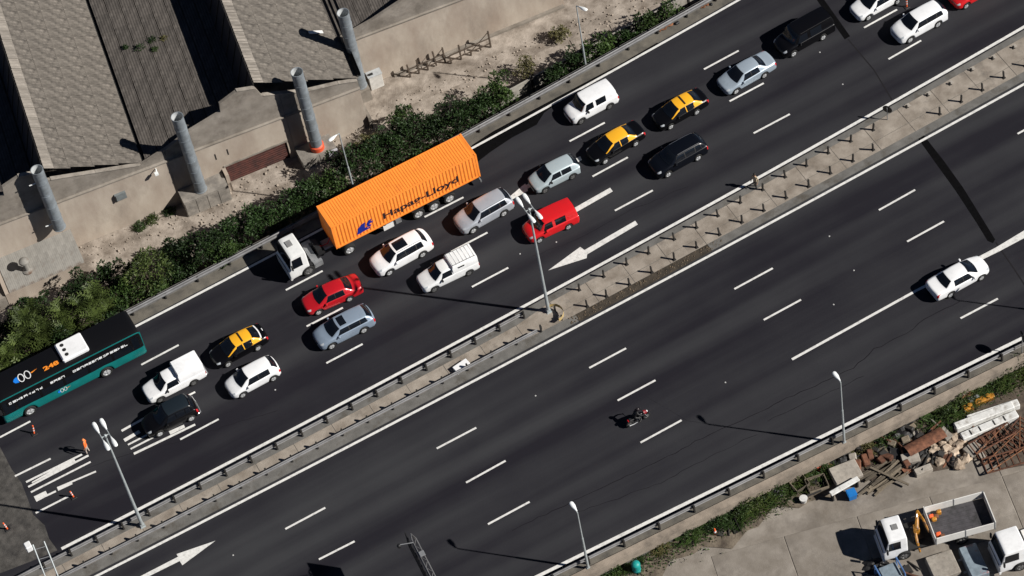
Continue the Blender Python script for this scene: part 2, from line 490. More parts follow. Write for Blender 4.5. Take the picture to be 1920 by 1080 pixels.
# ------------------------------------------------------------------ works yard: broken slabs north, sound slabs south
yard = struct(MB().grid([[(x, y, ZY) for y in (-140, -90, -60, -45, -36, -29.0)] for x in (-90,-40,-10,10,30,60,100)]).build('scrap_yard', M_YARD))
ang = R(-15.0)
rng = random.Random(8)
for i in range(-9, 10):
    for j in range(-5, 3):
        c = Vector((9.0, -40.0, 0)) + Matrix.Rotation(ang, 3, 'Z') @ Vector((i*5.2, j*4.6, 0))
        if c.y > y_s(c.x) - 4.2 or not (-12 < c.x < 36) or c.y < -54: continue
        mb = MB(); mb.cbox(-2.58, 2.58, -2.28, 2.28, -0.15, 0.0, 0.03)
        o = mb.build('slab', M_YARD, yard)
        o.location = (c.x, c.y, ZY + 0.025 + rng.uniform(0, 0.012)); o.rotation_euler = (0, 0, ang)
rng = random.Random(5)
for i in range(-2, 17):
    for j in range(-1, 2):
        c = Vector((-24.0 + i*3.4, 15.4 + j*3.2 - i*0.30, 0))
        if j == 1 and i < 8: continue
        if c.y < 12.6 or rng.random() < 0.12: continue
        q = [(-1.62 + rng.uniform(-.12,.12), -1.52 + rng.uniform(-.12,.12)), (1.62 + rng.uniform(-.12,.12), -1.52 + rng.uniform(-.12,.12)), (1.62 + rng.uniform(-.12,.12), 1.52 + rng.uniform(-.12,.12)), (-1.62 + rng.uniform(-.12,.12), 1.52 + rng.uniform(-.12,.12))]
        o = MB().prism(q, -0.15, 0.0).build('slab', M_GRND, ground)
        o.location = (c.x, c.y, ZG + 0.02 + rng.uniform(0, 0.03)); o.rotation_euler = (rng.uniform(-.008,.008), rng.uniform(-.008,.008), R(-5.2))
strip('soil_strip', lambda x: y_s(x)-1.9+.5*math.sin(x*.9)+.3*math.sin(x*2.3), lambda x: y_s(x)-.1, ZY+.062, M_GRNDD, yard, xs=[-20+.8*i for i in range(80)])
# soil strip under the bushes, their shade painted in as near-black
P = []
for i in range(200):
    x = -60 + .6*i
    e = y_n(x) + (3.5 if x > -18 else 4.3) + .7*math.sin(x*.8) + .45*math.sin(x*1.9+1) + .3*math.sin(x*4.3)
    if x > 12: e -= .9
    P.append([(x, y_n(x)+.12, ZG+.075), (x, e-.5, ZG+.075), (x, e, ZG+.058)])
MB().grid(P).build('soil_strip', M_SOILSHADE, ground)
# patch of darker brown soil under the scrap
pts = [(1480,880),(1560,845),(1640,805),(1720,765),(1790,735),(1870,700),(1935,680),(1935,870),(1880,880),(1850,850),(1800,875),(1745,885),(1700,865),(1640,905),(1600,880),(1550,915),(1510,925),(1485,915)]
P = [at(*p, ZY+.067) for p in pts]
MB().add(P, [tuple(range(len(P)))]).build('dark_soil_patch', M_SOILDK, yard)

# ================================================================== GUARD RAILS
WPROF = [(0.0,0.0),(0.05,0.035),(0.05,0.085),(0.0,0.135),(0.0,0.185),(0.05,0.235),(0.05,0.285),(0.0,0.32)]
def guard_rail(fy, face, x0, x1, z0, sp, label, posts=True, ph=0.82, seglen=4.0, scale=1.2, joff=0.0, base=0.0):
    """W-beam on posts; face = +1 the beam's waves look north, -1 south"""
    t = thing('guard_rail', label, 'guard rail', (x0, fy(x0), 0))
    n = int((x1-x0)/seglen)
    for i in range(n):
        xa, xb = x0+i*seglen, x0+(i+1)*seglen+0.06
        P = []
        for x in [xa + (xb-xa)*k/4 for k in range(5)]:
            P.append([(x-x0, fy(x)-fy(x0)+face*(0.09+d*1.1)+face*(0.004*(i%2)), z0+h*scale) for d, h in WPROF])
        mb = MB().grid(P)
        P2 = [[(p[0], p[1]-face*0.006, p[2]) for p in r_] for r_ in P]
        mb.grid(P2)
        mb.build('rail_beam', M_RAIL, t, 30)
    if posts:
        pm = MB().box(-0.055,0.055,-0.075,0.075,0,ph)
        pm.box(-0.075,0.075,-0.012,0.012,ph-0.42,ph-0.08, Tr(0,face*0.082,0))
        pm = pm.mesh('post', M_DKST)
        x = x0 + joff
        while x < x1:
            o = link('post', pm, t); o.location = (x-x0, fy(x)-fy(x0), base)
            x += sp
    return t
guard_rail(lambda x: y_mu(x)-1.00, 1, -66.0, 3.0, 0.42, 2.03, 'grey steel guard rail on the north side of the narrow median', joff=0.95, base=0.1)
guard_rail(lambda x: y_ml(x)+0.98, -1, -66.0, 3.6, 0.42, 2.03, 'grey steel guard rail on the south side of the narrow median', joff=1.4, base=0.1)
guard_rail(lambda x: y_bot(x)-0.92, 1, -66.0, 88.0, 0.42, 2.72, 'grey steel guard rail along the south edge above the scrap yard', joff=1.9)
guard_rail(lambda x: y_n(x)-0.52, -1, -66.0, 88.0, 0.44, 2.7, 'grey steel guard rail along the north edge in front of the bushes', joff=0.6, scale=1.5)
# yellow curved nose piece where the two median rails end
t = thing('rail_end_piece', 'bent yellow steel end piece where the median guard rails stop', 'rail end', (3.9, -8.55, 0.12))
P = []
for k in range(9):
    a = R(-95 + 190*k/8)
    P.append([(math.cos(a)*0.62, math.sin(a)*0.72, 0.34+h) for d, h in ((0,0),(0,.1),(0,.22),(0,.34))])
MB().grid(P).build('bent_beam', mat('worn_yellow_paint', (0.50,0.36,0.13), 0.6, var=0.3, scale=4, dirt=(0.28,0.24,0.2), dscale=2.0), t, 40)
for sy in (-0.5, 0.5):
    MB().box(0.2,0.3,sy-0.05,sy+0.05,0,0.6).build('leg', M_DKST, t)

# stub posts of the open median
stub = MB().box(-0.05,0.05,-0.065,0.065,0,0.78).box(-0.13,0.13,-0.13,0.13,0,0.03).mesh('stub_post', M_DKST)
low = MB().box(-0.05,0.05,-0.065,0.065,0,0.22).box(-0.13,0.13,-0.13,0.13,0,0.03).mesh('stub_post', M_DKST)
NROW = [(1086,544),(1132,519),(1175,496),(1216,475),(1264,449),(1306,427),(1346,405),(1388,380),(1430,356),(1472,332),(1512,311),(1553,287),(1595,265),(1637,244)]
SROW = [(1101,575),(1137,556),(1180,534),(1222,511),(1264,487),(1306,464),(1349,440),(1391,417),(1432,395),(1474,371),(1516,350),(1557,325),(1599,302),(1637,281),(1762,214),(1802,191),(1842,169),(1882,146),(1922,124)]
LOWS = [(1700,201),(1739,179),(1781,158),(1821,132),(1861,110),(1900,90)]
for row, lab, grp in ((NROW,'short dark steel stub post in the north row on the open median','stub posts, north row'),(SROW,'short dark steel stub post in the south row on the open median','stub posts, south row')):
    for q in row:
        o = link('stub_post', stub, None); p = at(*q, 0.13); o.location = p
        o.rotation_euler = (R(random.Random(q[0]).uniform(-4,4)), R(random.Random(q[1]).uniform(-4,4)), R(2))
        tag(o, lab, 'post', grp)
for q in LOWS:
    o = link('stub_post', low, None); o.location = at(*q, 0.13)
    tag(o, 'steel post cut off near the ground at the far right of the median', 'post', 'cut-off posts')
    fl_ = MB().box(-0.16,0.16,-0.16,0.16,0,0.035)
    f2 = fl_.build('base_plate', mat('pale_mortar_%d' % q[0], (0.34,0.31,0.27), 0.9), o); f2.location = (0.18, 0.10, 0)

# ================================================================== LAMP POSTS
def luminaire(mb, M, L=0.95, w=0.17):
    """flat cobra-head shell along +X from its neck"""
    prof = [(0.0,0.05,0.05),(0.12,0.07,0.06),(0.30,0.75*w,0.085),(0.55*L,w,0.10),(0.85*L,0.97*w,0.085),(0.97*L,0.75*w,0.06),(L,0.35*w,0.035)]
    P = []
    for x, hw, h in prof:
        P.append([M @ Vector((x, hw*math.cos(a), h*math.sin(a)*(1 if math.sin(a)>0 else 0.5))) for a in [2*math.pi*k/10 for k in range(11)]])
    mb.grid(P)
    mb.add(P[0][:10], [tuple(range(10))]); mb.add(P[-1][:10], [tuple(range(9,-1,-1))])
def double_lamp(loc, label, h):
    t = thing('street_lamp', label, 'street lamp', loc)
    MB().tube([(0,0,0),(0,0,0.25*h),(0,0,0.6*h),(0,0,h)], [0.13,0.115,0.09,0.06], 12).build('pole', M_POLE, t, 60)
    MB().box(-0.2,0.2,-0.2,0.2,0,0.06).box(-0.15,0.15,-0.15,0.15,0.05,0.3).build('base_plate', M_POLE, t)
    mb = MB()
    mb.tube([(-0.30,0,h-0.02),(0.30,0,h-0.02)], 0.045, 8)
    for sx in (-0.28, 0.28):
        mb.tube([(sx,-0.42,h+0.05),(sx,0,h),(sx,0.42,h+0.05)], 0.035, 8)
    mb.lathe([(0.10,-0.12),(0.11,0.05),(0.06,0.10)], 10, Tr(0,0,h))
    mb.build('bracket', M_POLE, t, 40)
    for sx in (-0.28, 0.28):
        for sy in (1, -1):
            mb = MB(); luminaire(mb, Tr(sx, sy*0.36, h+0.05) @ Rot(R(90)*sy, 'Z') @ Rot(R(-6), 'Y'), 0.98, 0.155)
            l = mb.build('luminaire', M_LAMP, t, 50)
            mb = MB(); mb.box(0.40,0.86,-0.10,0.10,-0.06,-0.045, Tr(sx, sy*0.36, h+0.05) @ Rot(R(90)*sy, 'Z') @ Rot(R(-6), 'Y'))
            mb.build('lens', M_LENS, l)
    return t
def single_lamp(loc, label, h, armdir, arm=0.35):
    t = thing('street_lamp', label, 'street lamp', loc)
    MB().tube([(0,0,0),(0,0,0.55*h)], [0.10,0.075], 12).tube([(0,0,0.55*h),(0,0,h)], [0.055,0.045], 10).build('pole', M_POLE, t, 60)
    MB().box(-0.16,0.16,-0.16,0.16,0,0.05).box(-0.12,0.12,-0.12,0.12,0.05,0.22).build('base_plate', M_POLE, t)
    M = Tr(0,0,h) @ Rot(armdir, 'Z')
    MB().tube([M @ Vector(p) for p in ((0,0,-0.1),(0.03,0,0.0),(arm*0.6,0,0.06),(arm,0,0.09))], 0.035, 8).build('arm', M_POLE, t, 60)
    mb = MB(); luminaire(mb, M @ Tr(arm-0.08,0,0.09) @ Rot(R(-8),'Y'), 0.82, 0.16)
    l = mb.build('luminaire', M_LAMP, t, 50)
    mb = MB(); mb.box(0.32,0.70,-0.10,0.10,-0.06,-0.045, M @ Tr(arm-0.08,0,0.09) @ Rot(R(-8),'Y')); mb.build('lens', M_LENS, l)
    return t
p = at(1029,586); double_lamp((p.x, p.y, 0.12), 'tall median lamp post with four lamp heads above the red van', 12.2)
p = at(268,988); double_lamp((p.x, p.y, 0.12), 'tall median lamp post with four lamp heads beside the painted letters', 11.6)
p = at(1583,831); single_lamp((p.x, p.y, 0), 'slim lamp post with one head at the south edge by the wood pile', 7.55, R(92), .12)
p = at(1103,1066); single_lamp((p.x, p.y, 0), 'slim lamp post with one head at the bottom edge near the teal drum', 7.25, R(92), .12)
p = at(1098,122); single_lamp((p.x, p.y, ZG), 'slim lamp post with one head at the north edge behind the white van', 9.9, R(-70))
p = at(660,342); single_lamp((p.x, p.y, ZG), 'slim lamp post with one head behind the orange container', 8.9, R(-160))
p = at(2052,596); single_lamp((p.x, p.y, 0), 'slim lamp post with one head beyond the right end of the south rail', 7.55, R(92), .12)

# ================================================================== FACTORY
M_ROOFL = mat('fibre_cement_sheet', (0.108, 0.095, 0.082), 0.95, var=0.55, scale=1.6, det=9, tint=(0.140,0.125,0.108), dirt=(0.047,0.043,0.038), dscale=1.3, dlo=0.48, dhi=0.75, rnd=0.06)
M_ROOFP = mat('pale_ridge_sheet', (0.25, 0.225, 0.195), 0.95, var=0.25, scale=2.0, det=8, dirt=(0.14,0.12,0.10), dscale=1.2, rnd=0.12)
M_ROOFD = mat('dark_roof_sheet', (0.064, 0.055, 0.049), 0.95, var=0.35, scale=1.5, det=9, tint=(0.082,0.073,0.065), dirt=(0.03,0.027,0.024), dscale=0.9, dlo=0.5, dhi=0.75, rnd=0.14)
M_GLASSD = mat('grimy_glazing', (0.02, 0.024, 0.035), 0.35)
M_CHIM = mat('galvanised_flue', (0.23, 0.26, 0.285), 0.55, metal=0.25, var=0.3, scale=1.2, det=6, dirt=(0.12,0.122,0.12), dscale=0.7, dlo=0.5, dhi=0.8)
M_FLUEIN = mat('flue_lining', (0.45, 0.47, 0.48), 0.6, var=0.2, scale=3)
M_DOOR = mat('oxide_red_door', (0.036, 0.009, 0.007), 0.75, var=0.5, scale=2.5, det=7, tint=(0.058,0.015,0.010))
M_TIN = mat('tin_sheet', (0.225, 0.215, 0.195), 0.8, metal=0.0, var=0.25, scale=1.3, det=7, dirt=(0.105,0.065,0.045), dscale=0.45, dlo=0.5, dhi=0.62, rnd=0.06)

FA = R(-5.23)
fac = thing('factory_hall', 'old factory hall with sawtooth roof and rendered front wall', 'factory', (-23.32, 19.88, ZG), FA)
SK = 0.079                       # the roof lines run slightly askew to the front
def skew(s, n, z): return (s + SK*n, n, z)

# --- front wall, in bays; lower part up to the cornice, parapet above
def zc(s): return 5.78 - 0.043*(s+0.2)           # cornice line
def wall_prism(poly, n0, n1, name, mt, parent):
    # poly in (s, z)
    M = Matrix(((1,0,0,0),(0,0,1,0),(0,1,0,0),(0,0,0,1)))
    mb = MB(); mb.prism(poly, n0, n1, M)
    return mb.build(name, mt, parent)
DOOR = (13.15, 18.25, 2.15)
PROFILE = [(-14,6.6),(-10,6.5),(-6,7.8),(-3.2,8.7),(-3.1,9.6),(-1.8,10.0),(-0.25,9.6),(0.1,8.5),(0.4,8.35),(7.1,6.02),(9.3,6.62),(11.37,7.5),(14.05,8.15),(14.15,9.05),(15.6,9.62),(17.1,9.12),(17.4,8.15),(18.0,7.85),(20.8,6.62),(23.3,6.02),(24.82,5.48)]
def ztop(s):
    for (a_, za), (b_, zb) in zip(PROFILE[:-1], PROFILE[1:]):
        if a_ <= s <= b_: return za + (zb-za)*(s-a_)/(b_-a_)
    return PROFILE[-1][1]
# bays of the front
BAYS = [(-14,-0.22,0.0),(-0.20,9.1,0.01),(9.12,18.7,0.0),(18.72,24.82,0.01)]
for s0, s1, nb in BAYS:
    if s0 < DOOR[0] < s1:
        wall_prism([(s0,0),(DOOR[0],0),(DOOR[0],DOOR[2]+0.1),(DOOR[1],DOOR[2]-0.12),(DOOR[1],0),(s1,0),(s1,zc(s1)),(s0,zc(s0))], nb, nb+0.3, 'wall', M_WALL, fac)
    else:
        wall_prism([(s0,0),(s1,0),(s1,zc(s1)),(s0,zc(s0))], nb, nb+(0.3 if nb < .5 else 0.2), 'wall', M_WALL, fac)
    top = [(s, z) for s, z in PROFILE if s0 < s < s1]
    poly = [(s0,zc(s0)+.002),(s1,zc(s1)+.002),(s1,ztop(s1))] + top[::-1] + [(s0,ztop(s0))]
    wall_prism(poly, nb+0.02, nb+0.27, 'parapet', M_WALLU, fac)
    if nb > .5:      # reveals of the set-back bay
        for q in (s0, s1):
            mb = MB(); mb.box(q-0.006 if q == s0 else q-0.12, q+0.12 if q == s0 else q+0.006, 0.31, nb+0.1, 0, min(ztop(q), zc(q)+0.6)); mb.build('reveal', M_WALLU, fac)
# cornice in lengths, and coping stones along the sloping tops
for s0, s1 in ((-14,-0.3),(-0.15,9.05),(9.2,18.65),(18.8,24.85)):
    mb = MB()
    P = [[(s, 0.06, zc(s)-0.16), (s, -0.05, zc(s)-0.16), (s, -0.14, zc(s)-0.06), (s, -0.14, zc(s)+0.03), (s, 0.06, zc(s)+0.09)] for s in (s0, s1)]
    mb.grid(P); mb.build('cornice', M_WALLU, fac)
def coping(pts):
    for (sa, za), (sb, zb) in zip(pts[:-1], pts[1:]):
        mb = MB()
        d = Vector((sb-sa, 0, zb-za)); L = d.length
        M = Tr(sa, 0.145, za+0.015) @ Matrix(((d.x/L,0,-d.z/L,0),(0,1,0,0),(d.z/L,0,d.x/L,0),(0,0,0,1)))
        mb.box(0.01, L-0.01, -0.17, 0.17, 0, 0.06, M); mb.build('coping', M_ROOFP, fac)
coping([(0.4,8.33),(3.7,7.15),(7.0,5.98)]); coping([(17.5,8.03),(20.8,6.60),(23.3,6.0),(24.8,5.46)])
coping([(15.65,9.62),(17.05,9.14)]); coping([(-1.75,10.0),(-0.3,9.6)])
# side walls and body of the hall
mb = MB()
mb.add([skew(24.8,0.3,0), skew(24.8,30,0), skew(24.8,30,5.3), skew(24.8,0.3,5.3)], [(0,1,2,3)])
mb.add([(-13.9,0.3,0), (-13.9,30,0), (-13.9,30,5.6), (-13.9,0.3,5.6)], [(3,2,1,0)])
mb.build('side_wall', M_WALL, fac)

# --- roof sheets: corrugated panels laid one by one
def corr_mesh(name, L, W, mt, waves=6, amp=0.022):
    # along X = fall of the sheet, corrugation across Y
    k = waves*4
    P = []
    for x in (0, L):
        P.append([(x, W*j/k, amp*math.sin(2*math.pi*waves*j/k) + (0.016 if x == 0 else 0.0)) for j in range(k+1)])
    return MB().grid(P).mesh(name, mt, 60)
rng = random.Random(21)
def roof_plane(s0, z0, s1, z1, n0, n1, rows, W, mt, name='roof_sheet', first=None, gap=0.03):
    """sheets from the high edge (s0,z0) to the low edge (s1,z1), columns along n"""
    L = math.hypot(s1-s0, z1-z0); a = math.atan2(z0-z1, s1-s0)
    rl = L/rows
    me = corr_mesh('roof_sheet', rl+0.12, W-gap*0.3, mt)
    me1 = corr_mesh('roof_sheet', rl+0.12, W-gap*0.3, first) if first else me
    cols = int((n1-n0)/W)
    for c in range(cols):
        for r_ in range(rows):
            f = r_*rl
            s = s0 + (s1-s0)*f/L; z = z0 + (z1-z0)*f/L
            n = n0 + c*W
            o = link('roof_sheet', me1 if r_ == 0 else me, fac)
            o.location = skew(s, n, z + rng.uniform(0, 0.012) + (rows-r_)*0.004)
            o.rotation_euler = (rng.uniform(-.006,.006), a + rng.uniform(-.004,.004), -math.atan(SK) + rng.uniform(-.008,.008))
roof_plane(0.25, 9.42, 7.15, 6.05, 0.32, 27.5, 4, 1.06, M_ROOFL)
roof_plane(17.15, 9.45, 24.85, 5.62, 0.32, 16, 4, 1.06, M_ROOFL)
# pale ridge sheets along the tops of the slopes
for s0_, nn in ((0.22, 27.0), (17.12, 15.5)):
    me = corr_mesh('ridge_sheet', 0.78, 1.02, M_ROOFP, waves=3, amp=0.02)
    for k in range(int(nn/1.06)):
        o = link('ridge_sheet', me, fac)
        o.location = skew(s0_, 0.33+k*1.06, 9.49 + rng.uniform(0,.012)); o.rotation_euler = (rng.uniform(-.01,.01), R(25)+rng.uniform(-.02,.02), -math.atan(SK)+rng.uniform(-.015,.015))
# flat dark roofs: sheets wider than long, fall almost nil
def flat_roof(s0, s1, n0, n1, z0, z1, W, L, mt):
    me = corr_mesh('roof_sheet', L+0.05, W-0.05, mt, waves=5, amp=0.02)
    s = s0
    while s < s1-0.2:
        n = n0
        while n < n1:
            o = link('roof_sheet', me, fac)
            z = z0 + (z1-z0)*(s-s0)/(s1-s0)
            o.location = skew(s+W, n, z + rng.uniform(0, 0.015)); o.rotation_euler = (rng.uniform(-.006,.006), rng.uniform(-.006,.006), math.pi/2-math.atan(SK) + rng.uniform(-.006,.006))
            n += L
        s += W
flat_roof(7.5, 16.2, 0.3, 26, 5.92, 6.35, 1.10, 1.95, M_ROOFD)
flat_roof(-12.0, -0.9, 0.3, 20, 5.9, 6.35, 1.11, 2.6, M_ROOFD)
# deck under the flat roofs, and valley gutters
mb = MB()
for a_, b_, z_ in ((-13.9,-0.4,5.75),(7.0,16.6,5.8)):
    mb.add([skew(a_,0.28,z_), skew(b_,0.28,z_+0.2), skew(b_,27.5,z_+0.2), skew(a_,27.5,z_)], [(0,1,2,3)])
mb.build('roof_deck', M_BLACK, fac)
for s in (7.18, 24.9):
    P = [[skew(s-0.02,n,6.0), skew(s+0.02,n,5.6), skew(s+0.30,n,5.6), skew(s+0.32,n,5.96)] for n in (0.3, 27.5)]
    MB().grid(P).build('gutter', M_DKST, fac)
# steep glazed faces under the ridges, frame bars in front of the panes
for sr, nn in ((0.2, 20.0), (17.1, 16.0)):
    for k in range(int(nn/1.6)):
        a_, b_ = 0.35 + k*1.6, 0.35 + k*1.6 + 1.5
        mb = MB(); mb.add([skew(sr-1.0,a_,6.3), skew(sr-1.0,b_,6.3), skew(sr-0.03,b_,9.36), skew(sr-0.03,a_,9.36)], [(0,1,2,3)])
        mb.build('pane', M_GLASSD, fac)
    mb = MB()
    for k in range(int(nn/1.6)+1):
        n = 0.3 + k*1.6
        mb.tube([skew(sr-1.05,n,6.25), skew(sr-0.05,n,9.38)], 0.05, 4)
    mb.tube([skew(sr-0.05,0.3,9.40), skew(sr-0.05,nn+.3,9.40)], 0.06, 4)
    mb.build('glazing_frame', M_DKST, fac)
# skylight strip on the right-hand slope
mb = MB(); mb.box(0,1.2,-0.16,0.16,0.06,0.10, Tr(*skew(22.6,5.2,6.86)) @ Rot(math.atan2(3.83,7.7),'Y')); mb.build('skylight', mat('white_roof_patch',(0.7,0.69,0.66),0.6), fac)

# roller door of slats, lintel, guide posts
for k in range(9):
    z = 0.03 + k*0.235
    mb = MB()
    P = [[(s, 0.16, z), (s, 0.11, z+0.05), (s, 0.11, z+0.18), (s, 0.16, z+0.232)] for s in (DOOR[0]+0.05, DOOR[1]-0.05)]
    mb.grid(P); mb.build('door_slat', M_DOOR, fac)
mb = MB(); mb.box(DOOR[0]+0.02,DOOR[1]-0.02,0.19,0.21,0,2.3); mb.build('door_back', M_BLACK, fac)
mb = MB(); mb.box(DOOR[0]-0.12, DOOR[1]+0.1, -0.08, 0.0, DOOR[2]-0.02, DOOR[2]+0.14, Rot(R(0),'Y')); mb.build('lintel', M_WALLU, fac)
mb = MB(); mb.box(DOOR[0]-0.30, DOOR[0]-0.02, -0.75, -0.02, 0, 2.0); mb.build('buttress', M_WALL, fac)
# meter box, small openings, pipe stub, wall lamp
mb = MB(); mb.box(4.42,5.30,-0.18,0.0,3.35,4.05); o = mb.build('meter_box', mat('meter_box_paint',(0.16,0.18,0.185),0.6,var=0.15,scale=4), fac)
mb = MB(); mb.box(4.38,4.50,-0.19,-0.02,3.3,3.98); mb.build('meter_box_flap', M_BLACK, o)
for s in (12.62, 13.62):
    mb = MB(); mb.box(s,s+0.10,-0.015,0.0,3.28,3.95); mb.build('wall_slot', M_BLACK, fac)
mb = MB(); mb.tube([(8.05,0,5.0),(8.05,-0.18,5.05),(7.95,-0.42,4.98)], 0.05, 8); mb.box(7.82,8.1,-0.62,-0.36,4.9,5.08); mb.build('wall_lamp', M_LAMP, fac)
# plinth boxes the flues stand on
M_PL = mat('plinth_concrete', (0.23,0.21,0.185), 0.9, var=0.4, scale=1.2, det=7, dirt=(0.13,0.12,0.11), dscale=0.7, bump=0.3, bscale=15)
for a_, b_, d_, z_ in ((9.1,12.75,-1.5,1.70),(18.72,21.6,-1.55,1.08)):
    pl_ = MB().box(a_,b_,d_,-0.003,0,z_).build('plinth', M_PL, fac)
    for k in range(4):
        w = (b_-a_)/4
        mb = MB(); mb.box(a_+k*w+0.05,a_+(k+1)*w-0.05,d_-0.03,d_-0.002,0.1,z_-0.12); mb.build('panel', M_PL, pl_)
mb = MB(); mb.box(24.86,25.1,-0.3,3.85,0,1.3).box(25.12,26.1,2.4,3.85,0,1.28); mb.build('plinth', M_WALLU, fac)
mb = MB(); mb.box(20.9,21.65,-1.80,-1.58,0.2,1.0, Tr(0,0,0)); mb.build('notice_board', mat('pale_board',(0.42,0.42,0.45),0.7,var=0.15,scale=4), fac)

# --- second building, set back on the right
hall2 = thing('factory_hall', 'set-back factory wing with long bare wall behind the rusty fence', 'factory', (-23.32, 19.88, ZG), FA)
wall_prism([(25.15,0),(43.3,0),(43.3,5.0),(25.15,5.72)], 3.9, 4.2, 'wall', M_WALL, hall2)
wall_prism([(25.15,5.722),(43.3,5.002),(43.3,5.4),(40,6.2),(36,7.2),(34,8.9),(32,8.2),(27.8,6.9),(25.15,6.4)], 3.92, 4.17, 'parapet', M_WALLU, hall2)
mb = MB(); P = [[(s, 3.96, z-0.16), (s, 3.80, z-0.12), (s, 3.76, z+0.03), (s, 3.96, z+0.08)] for s, z in ((25.15,5.72),(43.35,5.0))]
mb.grid(P); mb.build('cornice', M_WALLU, hall2)
fac_, fac = fac, hall2
flat_roof(25.6, 36, 4.3, 16, 5.95, 6.2, 1.12, 1.95, M_ROOFD)
fac = fac_
mb = MB().add([(24.9,4.2,5.8),(43,4.2,5.6),(43,26,5.6),(24.9,26,5.8)], [(0,1,2,3)]); mb.build('roof_deck', M_ROOFD, hall2)
mb = MB().box(43.0,43.3,4.2,26,0,5.5); mb.build('side_wall', M_WALL, hall2)
mb = MB().box(28.5,43.2,3.62,3.9,0,0.16); mb.build('plinth', M_WALLU, hall2)

# --- lean-to with tin roof at the left, mushroom ventilator on it
shed = thing('lean_to', 'low lean-to with rust-stained tin roof against the factory front', 'shed', (-23.32, 19.88, ZG), FA)
M = Matrix(((0,0,1,0),(1,0,0,0),(0,1,0,0),(0,0,0,1)))
mb = MB(); mb.prism([(-2.85,0),(-2.85,1.42),(-0.004,2.22),(-0.004,0)], -6.0, -0.45, M); mb.build('wall', M_WALL, shed)
me = corr_mesh('roof_sheet', 3.0, 0.78, M_TIN, waves=5, amp=0.005)
for k in range(8):
    o = link('roof_sheet', me, shed)
    o.location = (-0.36 - k*0.755, -0.003, 2.27 + 0.004*(k%2)); o.rotation_euler = (0, math.atan2(0.8,2.9), R(-90))
mb = MB(); mb.box(-7.4,-6.04,-2.9,-0.01,0,1.2); mb.build('side_bay', M_WALLU, shed)
vent = thing('roof_ventilator', 'small grey mushroom ventilator on the tin roof', 'ventilator', fac.matrix_basis @ Vector((-3.75,-1.75,1.72)), FA)
MB().lathe([(0.42,0.0),(0.40,0.1),(0.20,0.22),(0.19,1.1)], 16).build('stack', M_TIN, vent, 40)
MB().lathe([(0.30,1.1),(0.40,1.14),(0.38,1.28),(0.22,1.42),(0.05,1.46)], 16).build('cowl', M_TIN, vent, 40)

# --- flues
def flue(s, n, z0, z1, r_, label, foot=None, bracket=()):
    t = thing('chimney', label, 'chimney', fac.matrix_basis @ Vector((s, n, z0)), FA)
    h = z1 - z0
    k = int(h/1.2)
    for i in range(k):                 # pipe lengths joined by bands
        a_, b_ = h*i/k, h*(i+1)/k
        mb = MB(); mb.lathe([(r_, a_), (r_, b_-0.04), (r_+0.022, b_-0.04), (r_+0.022, b_), (r_-0.02, b_)], 24, caps=False)
        mb.build('pipe_length', M_CHIM, t, 50)
    mb = MB(); mb.lathe([(r_-0.02, h), (r_-0.025, h-1.2), (0.01, h-1.25)], 24, caps=False); mb.build('flue_lining', M_FLUEIN, t, 50)
    if foot: MB().lathe([(r_+0.10,0.0),(r_+0.10,0.42),(r_+0.01,0.50)], 20).build('foot_collar', foot, t, 40)
    else: MB().lathe([(r_+0.05,0.0),(r_+0.05,0.06),(r_+0.01,0.08)], 20).build('foot_collar', M_CHIM, t, 40)
    for zb in bracket:
        MB().box(-0.95,0.05,-0.03,0.03,zb,zb+0.06).box(-0.05,0.05,0.0,0.78,zb,zb+0.06).build('bracket', M_LAMP, t)
    return t
flue(10.75, -0.80, 1.72, 10.5, 0.46, 'grey steel chimney in front of the gabled factory wall')
flue(20.3, -0.92, 1.10, 10.2, 0.46, 'grey steel chimney with an orange foot behind the container truck', foot=mat('orange_oxide',(0.62,0.085,0.03),0.6,var=0.2,scale=5))
flue(25.6, 3.1, 1.30, 9.9, 0.46, 'grey steel chimney at the inner corner, furthest right of the four')
flue(-0.30, -0.85, 4.0, 11.0, 0.46, 'grey steel chimney bracketed to the wall above the lean-to', bracket=(0.6, 5.6))

# --- cabinet, rusty fence frames, boundary wall
cab_ = thing('equipment_cabinet', 'pale grey equipment cabinet beside the right-hand chimney', 'cabinet', fac.matrix_basis @ Vector((26.9,3.4,0)), FA)
MB().cbox(-0.55,0.55,-0.15,0.45,0,1.5,0.03).build('case', mat('cabinet_paint',(0.55,0.54,0.51),0.6,var=0.15,scale=3), cab_)
MB().box(-0.60,0.60,-0.2,0.48,1.505,1.56).build('lid', mat('cabinet_lid',(0.40,0.42,0.43),0.6,var=0.15,scale=3), cab_)
MB().box(-0.45,-0.1,0.0,0.15,1.565,1.68).build('hinge_block', M_BLACK, cab_)
M_FEN = mat('burnt_timber', (0.075,0.055,0.04), 0.9, var=0.4, scale=5)
def fence_frame(s0, s1, n, hs, label, brace=True):
    t = thing('fence_frame', label, 'fence', fac.matrix_basis @ Vector((s0,n,0)), FA)
    L = s1-s0; k = len(hs)
    for i, h in enumerate(hs):
        x = L*i/(k-1)
        MB().box(x-0.06,x+0.06,-0.06,0.06,0,h, Rot(R((i%3-1)*3),'Y')).build('post', M_FEN, t)
    for z in (0.35, 0.95):
        MB().tube([(0,0,z),(L,0,z+0.1)], 0.045, 6).build('rail', M_FEN, t)
    if brace:
        MB().tube([(L*0.55,0,0.5),(L,0,max(hs)-0.1)], 0.03, 6).build('brace', M_FEN, t)
    return t
fence_frame(29.6, 32.6, 3.05, (1.5,1.6,0.9,1.7,1.8), 'leaning rusty fence frame nearest the grey cabinet')
fence_frame(33.0, 36.4, 2.75, (0.9,1.7,0.6,0.7,1.9), 'leaning rusty fence frame with a tall end post and brace')
